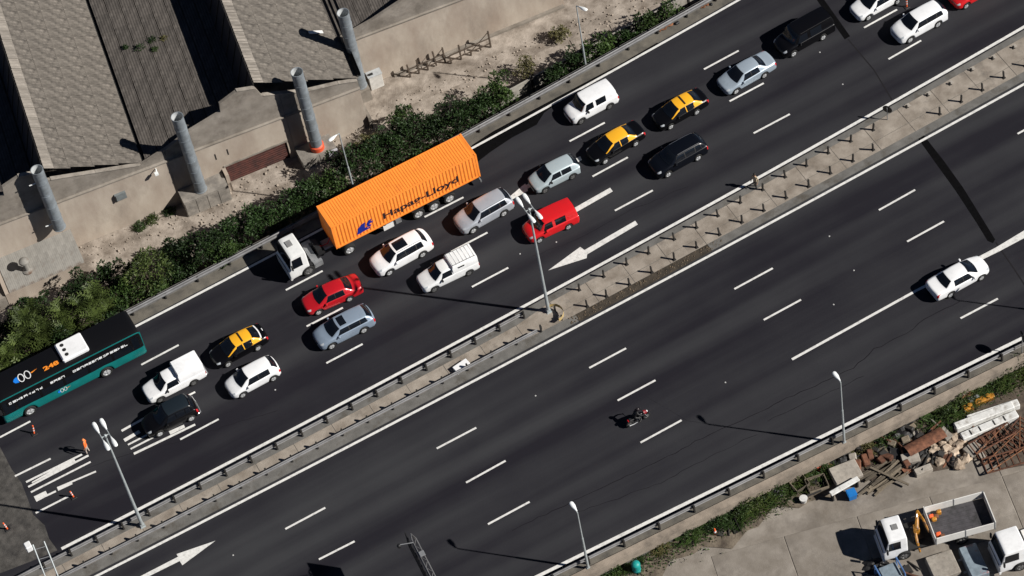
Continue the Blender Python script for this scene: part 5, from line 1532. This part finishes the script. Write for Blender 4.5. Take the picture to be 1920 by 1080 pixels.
def tree(px, py, zc_, rx, h, kind, label, seed, name='shrub', cat='shrub', group=None, zg=ZG, nleaf=1500, squash=0.8):
    """crown centred where the picture shows it at height zc_, trunk down to the ground zg"""
    rng = random.Random(seed)
    c = at(px, py, zc_)
    t = thing(name, label, cat, (c.x, c.y, zg), 0, group)
    H = zc_-zg
    V0 = Vector((rng.uniform(-.15,.15), rng.uniform(-.15,.15), 0))
    mb = MB()
    r0 = .05+.035*rx
    mb.tube([V0, V0*.5+Vector((0,0,H*.5)), (0,0,H*.85)], [r0, r0*.75, r0*.45], 7)
    cs = []
    k = 11 if kind != 'spiky' else 5
    for i in range(k):
        a = 2*math.pi*(i+rng.random()*.7)/k; rr = rx*rng.uniform(.40,.95)
        e = Vector((math.cos(a)*rr, math.sin(a)*rr, H+rng.uniform(-.9,.6)*h))
        mb.tube([(0,0,H*rng.uniform(.45,.8)), e*.5+Vector((0,0,H*.45)), e], [r0*.5, r0*.3, r0*.12], 5)
        cs.append((e, rx*rng.uniform(.20,.36)))
    for i in range(5 if kind != 'spiky' else 2):
        e = Vector((rng.uniform(-.35,.35)*rx, rng.uniform(-.35,.35)*rx, H+rng.uniform(0,.55)*h))
        cs.append((e, rx*rng.uniform(.20,.34)))
    mb.build('trunk', M_BARK, t, 60)
    lm_ = {'dark':LEAF_D,'mid':LEAF_M,'spiky':LEAF_L,'dry':LEAF_Y,'bright':LEAF_L}[kind]
    if kind == 'spiky':          # whorls of long narrow leaves
        V = []; F = []
        for e, r_ in cs:
            for q in range(24):
                a = rng.random()*2*math.pi; el = rng.uniform(.0,1.15)
                ax = Vector((math.cos(a)*math.cos(el), math.sin(a)*math.cos(el), math.sin(el)))
                sd = ax.cross(Vector((0,0,1))).normalized(); L = rng.uniform(.75,1.35); w = .04
                p = e; b = len(V)
                pts = []
                for j in range(5):
                    f = j/4
                    q_ = p + ax*L*f + Vector((0,0,-.35*L*f*f))
                    pts += [q_+sd*w*(1-f*.8), q_-sd*w*(1-f*.8)]
                V += pts
                for j in range(4): F.append((b+2*j, b+2*j+1, b+2*j+3, b+2*j+2))
                for j in range(1,5):   # leaflets
                    for s_ in (1,-1):
                        b = len(V); q_ = p + ax*L*j/4.4 + Vector((0,0,-.35*L*(j/4.4)**2)); o_ = (sd*s_ + ax*.5).normalized()
                        V += [q_, q_+o_*.14+ax*.06, q_+o_*.32, q_+o_*.14-ax*.06]; F.append((b,b+1,b+2,b+3))
        MB().add(V,F).build('crown', lm_, t)
    else:
        V, F = leaf_cloud(rng, cs, nleaf, .22 if kind != 'dry' else .15, .8)
        V2 = []
        MB().add(V,F).build('crown', lm_, t)
    return t
SH = [ # px, py, crown height, radius, half height, kind, label
 (18,675,.6,1.5,.9,'spiky','leafy tree with long leaves at the left edge above the bus'),
 (45,612,.4,1.5,.9,'spiky','long-leaved tree second from the left edge'),
 (112,592,.4,1.6,.9,'spiky','long-leaved tree above the bus roof unit'),
 (108,640,.2,1.1,.7,'dark','dark shrub tucked against the bus'),
 (180,572,.3,1.5,.9,'spiky','long-leaved tree above the rear of the bus'),
 (215,600,.0,1.1,.7,'dark','dark shrub at the rear corner of the bus'),
 (232,548,.0,1.3,.8,'mid','mid green shrub between the long-leaved trees and the bright bush'),
 (272,508,.3,1.9,1.1,'bright','large bright green bush beside the shoulder'),
 (296,545,-.3,1.1,.7,'mid','small green shrub below the large bright bush'),
 (335,515,-1.0,1.3,.7,'dark','low dark shrub in the gap right of the bright bush'),
 (388,462,-.2,1.7,1.0,'dark','dark shrub left of the bushy clump by the shoulder'),
 (420,480,-.3,1.4,.9,'mid','mid green shrub leaning over the shoulder rail'),
 (440,430,-.2,1.7,1.0,'dark','dark bushy shrub opposite the lorry head'),
 (482,418,-.3,1.5,.9,'dark','dark shrub left of the lorry cab'),
 (515,425,-.5,1.2,.8,'mid','green shrub just above the lorry cab'),
 (540,392,-.3,1.5,.9,'dark','dark shrub behind the gap between cab and container'),
 (578,362,-.3,1.4,.9,'dark','dark shrub behind the container front corner'),
 (612,352,-.4,1.3,.8,'mid','shrub at the left of the lamp behind the container'),
 (640,318,-.5,1.3,.8,'dark','dark shrub above the lamp base behind the container'),
 (683,300,-.3,1.6,1.0,'dark','dark shrub above the container middle'),
 (690,268,-.6,1.1,.6,'dry','yellowish dry shrub above the container'),
 (728,275,-.3,1.5,.9,'dark','dark shrub over the container roof edge'),
 (770,250,-.4,1.6,.9,'dark','dark shrub above the container rear half'),
 (755,218,-.9,1.0,.6,'mid','small round shrub on the yard side above the container'),
 (812,236,-.3,1.6,.9,'dark','dark shrub near the container rear corner'),
 (858,218,-.3,1.6,1.0,'dark','dark shrub right of the container'),
 (905,200,-.3,1.5,.9,'dark','dark shrub left of the boundary wall end'),
 (935,172,-.2,1.3,.9,'mid','brighter shrub beside the left end of the boundary wall'),
 (1040,140,-.9,1.0,.6,'dark','dark low shrub against the boundary wall'),
 (1080,112,-.5,1.1,.7,'dark','dark shrub left of the north lamp post'),
 (1125,95,-.3,1.4,.9,'mid','green shrub at the foot of the north lamp post'),
 (1180,70,-1.2,.8,.5,'dark','small dark shrub in front of the boundary wall'),
 (1215,45,-.4,1.0,.6,'mid','small green shrub near the top edge by the boundary wall'),
 (1250,26,-.4,1.1,.7,'mid','green shrub at the top edge beside the boundary wall'),
 (62,578,-1.0,1.4,.8,'dark','dark shrub behind the second long-leaved tree'),
 (150,548,-.9,1.5,.9,'dark','dark shrub between the lean-to and the long-leaved trees'),
 (205,522,-.9,1.4,.8,'dark','dark shrub below the right corner of the lean-to'),
 (12,628,-1.0,1.3,.8,'dark','dark shrub at the left edge behind the trees'),
 (322,478,-1.2,1.3,.8,'dark','dark shrub above the gap right of the bright bush'),
 (352,470,-.9,1.2,.8,'dark','dark shrub on the yard side left of the bushy clump'),
 (78,632,.1,1.1,.8,'spiky','small long-leaved tree between the two big ones at left'),
 (985,128,-1.8,.9,.4,'dry','brownish weed clump on the yard by the wall'),
 (1050,62,-2.2,.8,.35,'dry','dry weed patch on the bare yard near the lamp'),
]
for i, (px, py, z, rx, h, kind, lab) in enumerate(SH):
    tree(px, py, z+(.25 if i%3 == 1 else -.1), rx*(1.12 if i%2 else 1.02), h*1.15, kind, lab, 100+i, nleaf=1700 if rx > 1.2 else 1000, cat='tree' if kind == 'spiky' else 'shrub', name='leafy_tree' if kind == 'spiky' else 'shrub')

def weed(px, py, zg, r_, h, kind, label, seed, n=160, name='weed_clump', cat='weed', group=None):
    """arching blades from one root"""
    rng = random.Random(seed)
    c = at(px, py, zg+h*.3)
    t = thing(name, label, cat, (c.x, c.y, zg), 0, group)
    V = []; F = []
    for _ in range(n):
        a = rng.random()*2*math.pi; q = rng.random()**.6*r_
        p = Vector((math.cos(a)*q, math.sin(a)*q, 0))
        b2 = a + rng.gauss(0,.8); L = h*rng.uniform(.5,1.2)
        d = Vector((math.cos(b2)*.6, math.sin(b2)*.6, 1)).normalized(); sd = Vector((-math.sin(b2), math.cos(b2), 0))
        w = .035+.02*rng.random(); b = len(V)
        for j in range(4):
            f = j/3; q_ = p + d*L*f + Vector((math.cos(b2), math.sin(b2), 0))*L*.5*f*f - Vector((0,0,.3*L*f*f))
            V += [q_+sd*w*(1-f*.85), q_-sd*w*(1-f*.85)]
        for j in range(3): F.append((b+2*j, b+2*j+1, b+2*j+3, b+2*j+2))
    MB().add(V,F).build('blades', {'g':LEAF_M,'l':LEAF_L,'y':LEAF_Y,'d':LEAF_D}[kind], t)
    V, F = leaf_cloud(rng, [(Vector((rng.uniform(-.6,.6)*r_, rng.uniform(-.6,.6)*r_, h*rng.uniform(.2,.6))), r_*.4) for _ in range(6)], n*2, .15, .8)
    MB().add(V,F).build('leaves', {'g':LEAF_M,'l':LEAF_L,'y':LEAF_Y,'d':LEAF_D}[kind], t)
    return t
WD = [(1893,690,1.5,1.2,'l','tall bright weeds at the right edge below the south rail'),(1860,712,1.2,1.0,'g','green weeds beside the bright ones near the round sign'),
 (1795,752,1.3,1.0,'l','bright weeds above the yellow scrap'),(1765,772,1.2,.9,'g','green weeds left of the white beams'),(1830,735,.8,.7,'g','short weeds above the yellow scrap'),
 (1538,880,.7,.6,'g','weeds beside the red tin at the south rail'),(1490,900,1.0,.7,'l','bright weeds by the dark crates'),(1452,918,1.2,.8,'g','weeds left of the dark crates'),
 (1412,938,1.3,.9,'l','bright bushy weeds below the south rail, middle of the strip'),(1378,962,1.1,.8,'g','green weeds just right of the traffic cone'),(1342,972,.9,.7,'d','dark weeds above the traffic cone'),
 (1292,998,.9,.7,'g','weeds between the cone and the teal drum'),(1235,1022,.7,.5,'y','dry weeds on the verge near the teal drum'),(1178,1050,.9,.6,'d','dark weeds around the teal drum'),(1145,1070,.8,.6,'g','weeds at the bottom edge beside the lamp post'),
 (1620,838,.8,.5,'y','dry grass behind the rusty planter'),(1660,815,.8,.6,'g','grass beside the rusty planter')]
for i, (px,py,r_,h,k,lab) in enumerate(WD): weed(px,py,ZY,r_,h,k,lab,300+i, n=int(150+120*r_))
fm = fac.matrix_basis
for i, (px,py,r_,k,lab) in enumerate([(262,88,.55,'d','weed tuft on the dark roof, largest of them'),(285,75,.4,'d','weed tuft on the dark roof beside the largest'),(308,72,.3,'y','weed tuft on the dark roof nearest the deep shadow'),(236,88,.22,'d','tiny weed tuft on the dark roof left of the largest'),(290,92,.3,'g','small weed tuft on the dark roof below the others')]):
    weed(px,py,ZG+6.1,r_*.7,.22,k,lab,400+i,n=26)
for i, (px,py) in enumerate([(262,425),(285,412),(318,396)]):
    weed(px,py,ZG,.45,.35,'gld'[i],['grass tuft at the foot of the factory wall, leftmost of three','grass tuft at the foot of the factory wall, middle of three','grass tuft at the foot of the factory wall beside the plinth'][i],420+i,n=80)
# fallen leaves and low ground cover under the shrubs
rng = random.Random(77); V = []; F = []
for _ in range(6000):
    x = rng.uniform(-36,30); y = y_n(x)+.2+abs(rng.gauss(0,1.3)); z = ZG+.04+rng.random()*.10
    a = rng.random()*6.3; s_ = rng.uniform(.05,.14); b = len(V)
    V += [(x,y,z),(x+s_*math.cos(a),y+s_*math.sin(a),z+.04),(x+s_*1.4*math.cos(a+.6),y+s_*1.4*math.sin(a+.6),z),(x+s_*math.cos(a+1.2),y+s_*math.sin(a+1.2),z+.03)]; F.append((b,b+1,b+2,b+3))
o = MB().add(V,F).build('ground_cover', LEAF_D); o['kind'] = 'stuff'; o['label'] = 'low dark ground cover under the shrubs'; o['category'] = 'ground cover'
rng = random.Random(78); V = []; F = []
for _ in range(7000):
    x = rng.uniform(-12,36); y = y_s(x)-.15-abs(rng.gauss(0,.7)); z = ZY+.06
    a = rng.random()*6.3; s_ = rng.uniform(.05,.16); b = len(V); q = rng.uniform(.03,.22)
    V += [(x,y,z),(x+s_*math.cos(a),y+s_*math.sin(a),z+q),(x+s_*1.3*math.cos(a+.5),y+s_*1.3*math.sin(a+.5),z+q*.6)]; F.append((b,b+1,b+2))
o = MB().add(V,F).build('verge_grass', LEAF_M); o['kind'] = 'stuff'; o['label'] = 'thin grass and weeds along the south verge'; o['category'] = 'grass'

# ================================================================== SCRAP YARD
M_TIPW = paint('tipper_white', (0.70,0.69,0.66), 0, .55, .1)
M_BEDF = mat('worn_bed_floor', (0.055,0.052,0.058), .8, var=.3, scale=2.5, det=7, dirt=(.02,.02,.02), dscale=1.2)
M_CRANE = mat('crane_yellow', (0.46,0.20,0.018), .5, var=.25, scale=4, dirt=(.06,.03,.015), dscale=2.5, dlo=.45, dhi=.65)
lt = thing('flatbed_lorry', 'white flatbed lorry with a yellow loading crane in the scrap yard', 'lorry', (12.99,-37.26,ZY), R(-15.3))
cab_shell(lt, 1.72, 2.15, 2.62, P_WHITE)
for o in list(lt.children): o.location = (.93, 0, 0)
MB().box(1.85,3.58,-1.05,1.05,.98,1.06).build('deck_plate', M_BLACK, lt)
MB().cbox(.98,1.42,-.15,.30,2.615,2.66,.02).build('roof_hatch', MATS['grey_hatch'], lt)
MB().box(.02,.15,-1.08,1.08,.38,.60).build('front_bumper', P_WHITE, lt)
for y in (-1.32,1.14): MB().cbox(.25,.37,y,y+.18,1.55,2.05,.03).build('wing_mirror', M_TRIM, lt)
for y in (-.46,.34): MB().box(1.2,7.7,y,y+.12,.78,1.0).build('chassis_rail', M_TRIM, lt)
ty, rm = wheel_mesh(.46,.30,'steel'); ty2, rm2 = wheel_mesh(.46,.44,'steel')
for y in (-.92,.92):
    o = link('wheel', ty, lt); o.location = (1.55,y,.46); link('rim', rm, o)
    for x in (5.6,):
        o = link('wheel', ty2, lt); o.location = (x,y*.96,.46); link('rim', rm2, o)
# bed: floor of boards, side boards, tailboard, headboard
for k in range(8):
    MB().box(3.72,7.84,-1.24+k*.31,-1.24+k*.31+.295,1.26,1.33).build('floor_board', M_BEDF, lt)
for y in (-1.32,1.26):
    for k in range(2): MB().box(3.72+k*2.08,3.72+k*2.08+2.04,y,y+.06,1.30,2.02).build('side_board', M_TIPW, lt)
    for x in (3.70,5.76,7.82): MB().box(x-.03,x+.03,y-.02,y+.08,1.2,2.05).build('stake', M_GALV, lt)
MB().box(7.85,7.91,-1.25,1.25,1.30,2.02).build('tailboard', M_TIPW, lt)
MB().box(3.62,3.68,-1.30,1.30,1.30,2.16).build('headboard', M_TIPW, lt)
for k, (x,y) in enumerate(((4.05,.85),(4.35,.75),(4.15,.55),(4.05,-.7),(4.25,-.95),(4.6,.95))):
    MB().cbox(x-.16,x+.16,y-.14,y+.14,1.332,1.50+.04*k,.05).build('load_lump', [M_CONE,M_RUST,M_CRANE][k%3], lt)
# folded crane
cr_ = MB().box(2.35,3.05,-.55,.55,1.0,1.25).build('crane_base', M_TRIM, lt)
MB().cbox(2.55,2.90,-.25,.25,1.25,2.05,.05).build('crane_post', M_CRANE, lt)
MB().tube([(2.72,-.1,1.95),(2.95,.55,2.2),(3.15,1.15,2.05)], [.15,.12,.09], 8).build('crane_boom', M_CRANE, lt)
MB().tube([(3.15,1.15,2.05),(3.30,.2,2.25),(3.42,-.6,1.9)], [.10,.09,.07], 8).build('crane_jib', M_CRANE, lt)
MB().tube([(2.6,-.2,1.6),(2.55,-.75,1.2),(2.6,-1.15,.6)], [.08,.10,.07], 8).build('outrigger', M_CRANE, lt)
MB().tube([(2.72,.0,2.05),(3.0,.75,2.32)], .05, 8).build('hydraulic_ram', M_CHROME, lt)
# second lorry, cut by the frame
l2 = thing('lorry', 'second white lorry with blue windscreen at the lower right corner', 'lorry', (18.95,-42.25,ZY), R(-12.5))
cab_shell(l2, 2.0, 2.15, 2.55, P_WHITE)
for o in list(l2.children): o.location = (1.0,0,0)
MB().box(1.4,6.5,-.45,-.33,.78,1.0).build('chassis_rail', M_TRIM, l2)
MB().box(1.4,6.5,.33,.45,.78,1.0).build('chassis_rail', M_TRIM, l2)
MB().box(2.4,6.6,-1.2,1.2,1.1,1.25).build('bed', M_TIPW, l2)
MB().box(0.0,.14,-1.08,1.08,.38,.60).build('front_bumper', P_WHITE, l2)
for y in (-.92,.92):
    for x in (1.55,5.2):
        o = link('wheel', ty, l2); o.location = (x,y,.46); link('rim', rm, o)
for y in (-1.32,1.14): MB().cbox(.22,.34,y,y+.18,1.5,2.0,.03).build('wing_mirror', M_TRIM, l2)

def yb(name, label, cat, q, rz=0.0, z=ZY+.04, group=None):
    p = at(*q, z)
    return thing(name, label, cat, (p.x,p.y,z), rz, group)
M_BRD = mat('white_board_paint', (0.66,0.66,0.64), .6, var=.15, scale=3, dirt=(.35,.33,.3), dscale=2)
M_CONC = mat('loose_concrete', (0.33,.30,.26), .95, var=.3, scale=2.5, det=7, dirt=(.18,.155,.13), dscale=1.3, rnd=.2)
M_STONE = mat('rubble_stone', (0.30,.22,.155), .95, var=.35, scale=3, det=7, tint=(.38,.31,.24), rnd=.3, bump=.5, bscale=8)
M_WOOD = mat('weathered_timber', (0.11,.085,.06), .9, var=.4, scale=4, det=6, tint=(.16,.135,.10), rnd=.45, stretch=(1,8,8))
M_BLUT = mat('blue_plastic', (0.01,.16,.48), .5, var=.1, scale=4)
M_RUSTD = mat('dark_rusty_steel', (0.075,0.028,0.016), 0.9, var=0.5, scale=3, det=6, tint=(0.13,0.055,0.03), rnd=0.3)
M_SHADE = mat('shade_black', (0.006,.006,.007), .6, bump=.5, bscale=3)
M_BLUG = mat('blue_grey_sheet', (0.19,.24,.28), .6, var=.25, scale=2.5, det=6, dirt=(.30,.09,.08), dscale=1.0, dlo=.58, dhi=.72)
M_MBLUE = mat('machine_blue', (0.07,.15,.33), .5, var=.3, scale=3)
dirw = lambda a, b: math.atan2((at(*b,ZY)-at(*a,ZY)).y, (at(*b,ZY)-at(*a,ZY)).x)
a1 = dirw((1560,900),(1610,875))
t = yb('concrete_block','flat concrete block behind the white bench','concrete block',(1586,892),R(-8)); MB().cbox(-1.0,1.0,-.75,.75,0,.55,.05).build('block', M_CONC, t)
t = yb('bench','white topped bench with dark legs beside the blue tub','bench',(1584,924),R(1))
MB().cbox(-1.15,1.15,-.2,.2,.82,.92,.03).build('top', M_BRD, t)
for x in (-1.0,1.0): MB().box(x-.05,x+.05,-.15,.15,0,.82).build('leg', M_TRIM, t)
t = yb('tub','bright blue plastic tub under the white bench','tub',(1597,932),R(-10))
MB().lathe([(.36,0),(.42,.55),(.46,.60)], 4, Rot(R(45),'Z')).build('tub_body', M_BLUT, t); MB().box(-.27,.27,-.27,.27,.602,.62).build('lid', M_BLUT, t)
# timber pile
rng = random.Random(33)
ap = dirw((1615,915),(1692,860))
for k in range(15):
    q = (1655+rng.uniform(-22,24), 893+rng.uniform(-22,20))
    t = yb('timber_plank','loose weathered plank in the timber pile','plank',q,ap+R(rng.uniform(-9,9)),ZY+.05+.05*(k%5),'timber pile')
    L = rng.uniform(1.1,1.75)
    MB().box(-L,L,-.09,.09,0,.05).build('plank', M_WOOD, t)
t = yb('timber_plank','long dark plank sticking out of the timber pile to the right','plank',(1668,893),dirw((1640,875),(1695,900)),ZY+.36); MB().box(-1.5,1.5,-.08,.08,0,.06).build('plank', M_WOOD, t)
t = yb('timber_plank','thin dark pole at the lower left of the timber pile','plank',(1643,905),dirw((1626,922),(1660,888)),ZY+.1); MB().box(-1.2,1.2,-.05,.05,0,.08).build('plank', M_TRIM, t)
for q, sx, sy, rz, lab in (((1707,858),.62,.42,-18,'pale concrete slab lying left of the rubble'),((1731,880),.62,.26,-8,'pale slab with a rusty edge below the rubble'),((1827,838),.72,.45,12,'pale concrete slab at the right of the rubble'),((1772,812),.3,.55,5,'pale upright slab above the rubble')):
    t = yb('concrete_slab',lab,'slab',q,R(rz),ZY+.35); MB().cbox(-sx,sx,-sy,sy,-.35,.05,.03).build('slab', M_CONC, t)
def boulder(t, r_, rng, mt):
    bm = bmesh.new(); bmesh.ops.create_icosphere(bm, subdivisions=2, radius=r_)
    for v_ in bm.verts:
        v_.co *= 1+rng.uniform(-.28,.22); v_.co.z = max(v_.co.z*.7, -r_*.3)
    me = bpy.data.meshes.new('stone'); bm.to_mesh(me); bm.free(); me.materials.append(mt)
    o = link('stone', me, t); o.location = (0,0,r_*.3); return o
rng = random.Random(41)
for k, q in enumerate([(1783,832),(1797,838),(1775,845),(1805,826),(1790,822),(1815,858),(1806,866),(1797,874),(1822,848),(1757,858),(1752,845),(1762,868),(1742,866),(1788,850),(1768,836),(1812,842)]):
    t = yb('rubble_stone','tan broken stone in the rubble heap','stone',q,rng.random()*6,ZY,'rubble heap'); boulder(t, rng.uniform(.22,.48), rng, M_STONE)
t = yb('rusty_plate','curved rusty steel plate lying behind the rubble','steel plate',(1735,835),dirw((1705,850),(1775,812)),ZY+.1)
MB().grid([[(x, .75*math.sin(a), .75*math.cos(a)-.1) for a in [R(-40+80*k/8) for k in range(9)]] for x in (-1.5,1.5)]).build('plate', M_RUSTD, t, 60)
# white beams
aw = dirw((1795,800),(1900,760))
for k, (q, L, lab) in enumerate([((1845,782),2.2,'long white beam, upper one of the stacked pair'),((1855,800),2.15,'long white beam with black slots, lower one of the stacked pair'),((1862,773),1.9,'white beam lying behind the stacked pair')]):
    t = yb('white_beam',lab,'beam',q,aw+R((0,2,-3)[k]),ZY+.28+.1*(k==0))
    MB().cbox(-L,L,-.30,.30,-.28,.28,.05).build('beam', M_BRD, t)
    if k == 1:
        for x in (-1.5,-.8,.3,1.1): MB().box(x,x+.10,-.22,.20,.281,.30).build('slot', M_BLACK, t)
# rusty frames
for k, (q, L, Wd, lab) in enumerate([((1880,838),1.9,.7,'rusty steel frame nearest the white beams'),((1890,862),1.7,.6,'rusty steel frame lowest in the stack at the right edge'),((1860,822),1.6,.5,'rusty steel frame half under the others'),((1912,815),1.2,.8,'rusty upright frame at the right edge')]):
    t = yb('steel_grating',lab,'steel frame',q,aw+R((3,-6,8,30)[k]),ZY+.3+.12*(k%3))
    for y in (-Wd,Wd): MB().tube([(-L,y,0),(L,y,.05)], .06, 6).build('side_bar', M_RUSTD, t)
    for j in range(8):
        x = -L+2*L*j/7; MB().tube([(x,-Wd,0),(x,Wd,.02)], .045, 6).build('cross_bar', M_RUSTD, t)
    MB().tube([(-L,-Wd,.03),(L,Wd,.09)], .04, 6).build('brace', M_RUST, t)
for q, c, lab, s_ in (((1845,752),M_CRANE,'yellow machine arm lying in the weeds',1.0),((1815,768),M_CRANE,'small yellow casting beside the white beams',.5),((1812,744),M_RUST,'rust-red box among the weeds',.7),((1826,752),M_GALV,'grey metal casing between the yellow scraps',.6)):
    t = yb('machine_part',lab,'machine part',q,aw,ZY)
    MB().cbox(-.75*s_,.75*s_,-.24,.24,0,.42,.06).build('casing', c, t); MB().lathe([(.16,0),(.16,.12),(.05,.14)],10,Tr(.3*s_,0,.42)).build('hub', c, t)
t = yb('planter','long rusty red trough beside the lamp post','trough',(1618,830),dirw((1595,840),(1640,818)),ZY)
MB().box(-1.0,1.0,-.14,.14,0,.35).build('trough', mat('red_lead_paint',(0.42,.075,.04),.7,var=.3,scale=4), t); MB().box(-.95,.95,-.10,.10,.352,.37).build('soil', M_GRNDD, t)
t = yb('tin_can','red tin standing in the weeds by the south rail','tin',(1534,880),0,ZY); MB().lathe([(.2,0),(.2,.45),(.17,.46)],12).build('tin', MATS['red_lead_paint'], t, 40)
for q, sx, sy, h, rz, lab in (((1532,912),.7,.55,.6,-12,'dark open crate below the red tin'),((1500,912),.55,.45,.5,5,'dark crate in the shade at the left of the bench')):
    t = yb('crate',lab,'crate',q,R(rz),ZY)
    for s_ in (1,-1):
        for z_ in (.05,.30): MB().box(-sx,sx,s_*sy-.02,s_*sy+.02,z_,z_+.2).build('slat', M_WOOD, t); MB().box(s_*sx-.02,s_*sx+.02,-sy+.03,sy-.03,z_,z_+.2).build('slat', M_WOOD, t)
    MB().box(-sx,sx,-sy,sy,0,.04).build('floor', M_BLACK, t)
t = yb('paint_bucket','small pale bucket on the ground near the dark crates','bucket',(1507,940),0,ZY+.04); MB().lathe([(.22,0),(.27,.4),(.29,.42)],14).build('bucket', M_BRD, t, 40)
def shade_heap(q, rx, ry, h, rz, lab, seed):  # black heaps added to stand for the deep shade among the scrap
    t = yb('black_shade_heap',lab,'shade heap',q,rz,ZY); rg = random.Random(seed)
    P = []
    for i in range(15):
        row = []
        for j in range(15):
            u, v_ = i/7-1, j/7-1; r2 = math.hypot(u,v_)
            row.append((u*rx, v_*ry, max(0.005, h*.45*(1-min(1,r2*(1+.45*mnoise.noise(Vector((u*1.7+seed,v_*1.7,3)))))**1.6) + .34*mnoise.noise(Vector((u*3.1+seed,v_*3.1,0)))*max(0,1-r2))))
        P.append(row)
    MB().grid(P).build('sheet', M_SHADE, t, 25)
shade_heap((1578,862),1.0,.75,.8,R(-15),'black heap standing in for shade under the south rail beside the lamp post',3)
shade_heap((1690,812),1.3,.8,.9,a1,'black heap standing in for shade behind the rusty plate',5)
shade_heap((1455,925),.9,.6,.5,a1,'low black heap standing in for shade among the weeds',7)
shade_heap((1735,842),.9,.7,.5,a1+.4,'black heap standing in for shade between the pale slabs and the rubble',13)
shade_heap((1788,862),.8,.55,.45,a1-.3,'black heap standing in for shade under the lower edge of the rubble',15)
shade_heap((1660,842),1.0,.6,.5,a1,'black heap standing in for shade above the timber pile',17)
shade_heap((1545,895),.8,.55,.45,a1,'black heap standing in for shade beside the red tin',19)
shade_heap((1640,1062),1.0,.7,.5,R(-10),'dark sheet in front of the blue machine',9)
# drum, blue machine, boxes
t = yb('drum','teal drum with a domed lid at the bottom edge','drum',(1194,1070),0,ZY)
MB().lathe([(.30,0),(.31,.3),(.29,.32),(.31,.6),(.30,.85)],18).build('drum', mat('teal_drum_paint',(.01,.28,.26),.5,var=.15,scale=4), t, 40); MB().lathe([(.31,.86),(.28,.95),(.16,1.03),(.03,1.06)],18).build('lid', MATS['teal_drum_paint'], t, 50)
t = yb('site_machine','blue site machine with red and white patches at the bottom edge','machine',(1672,1085),R(-8),ZY)
MB().cbox(-.75,.55,-.6,.6,.3,1.0,.06).build('housing', M_BLUG, t); MB().box(-.95,.75,-.75,-.62,.25,.4).build('skid', M_MBLUE, t); MB().box(-.95,.75,.62,.75,.25,.4).build('skid', M_MBLUE, t)
for x in (-.9,.68): MB().tube([(x,-.7,.3),(x,-.7,1.25),(x,.7,1.25),(x,.7,.3)], .06, 8).build('roll_bar', M_MBLUE, t, 50)
t = yb('steel_box','blue-grey steel box with red stains beside the flatbed lorry','steel box',(1826,1062),R(-12),ZY)
MB().cbox(-.62,.62,-1.25,1.25,0,.85,.05).build('case', M_BLUG, t); MB().box(-.9,-.63,-.5,-.38,.35,.45).build('handle', M_GALV, t); MB().box(-.9,-.63,.5,.62,.35,.45).build('handle', M_GALV, t)
t = yb('concrete_block','grey concrete block between the blue machine and the steel box','concrete block',(1768,1066),R(-12),ZY); MB().cbox(-.95,.95,-.95,.95,0,.55,.06).build('block', M_CONC, t)

# loose scrap heaped between the planks, the plates and the rail
rng = random.Random(61)
shapes = []
for k in range(6):
    mb = MB()
    if k < 2: mb.tube([(-.5,0,.05),(.5,.04*k,.06)], .05+.02*k, 7)
    elif k < 4: mb.box(-.35,.35,-.22,.22,.0,.03).box(-.35,.35,-.22,-.19,.03,.14)
    else: mb.cbox(-.26,.26,-.18,.18,0,.26,.04)
    shapes.append(mb)
SM = [M_RUSTD, M_DKST, M_TRIM, M_RUSTD, M_CONC, M_WOOD]
SME = [[sh_.mesh('scrap', m_) for m_ in SM] for sh_ in shapes]
SPOTS = [(1625,862),(1640,850),(1650,868),(1610,872),(1662,858),(1675,848),(1690,838),(1700,826),(1712,842),(1665,835),(1645,838),(1632,848),(1720,815),(1705,805),(1745,850),(1750,862),(1738,872),(1775,858),(1690,870),(1700,880),(1715,868),(1560,868),(1548,875),(1600,862),(1618,848),(1780,872),(1828,820),(1840,832),(1850,815),(1760,800),(1745,808),(1775,790),(1655,825),(1680,822),(1552,895),(1515,900),(1522,925),(1362,992),(1375,985),(1352,1000),(1865,858),(1838,855),(1700,1072),(1712,1078),(1715,1060)]
for q in SPOTS + [(a_+rng.uniform(-14,14), b_+rng.uniform(-9,9)) for a_, b_ in SPOTS[:34]]:
    kk = rng.randrange(6)
    p = at(q[0]+rng.uniform(-4,4), q[1]+rng.uniform(-4,4), ZY+.06)
    o = link('scrap_piece', SME[kk][rng.choice((0,0,1,1,2,3,4,5))], None)
    o.location = (p.x,p.y,ZY+.05+rng.random()*.12); o.rotation_euler = (rng.uniform(-.2,.2), rng.uniform(-.25,.25), rng.random()*6.3); sc_ = rng.uniform(.8,1.9); o.scale = (sc_, rng.uniform(.8,1.6), rng.uniform(.8,1.6))
    tag(o, 'small loose piece of scrap lying in the scrap yard clutter', 'scrap', 'loose scrap')
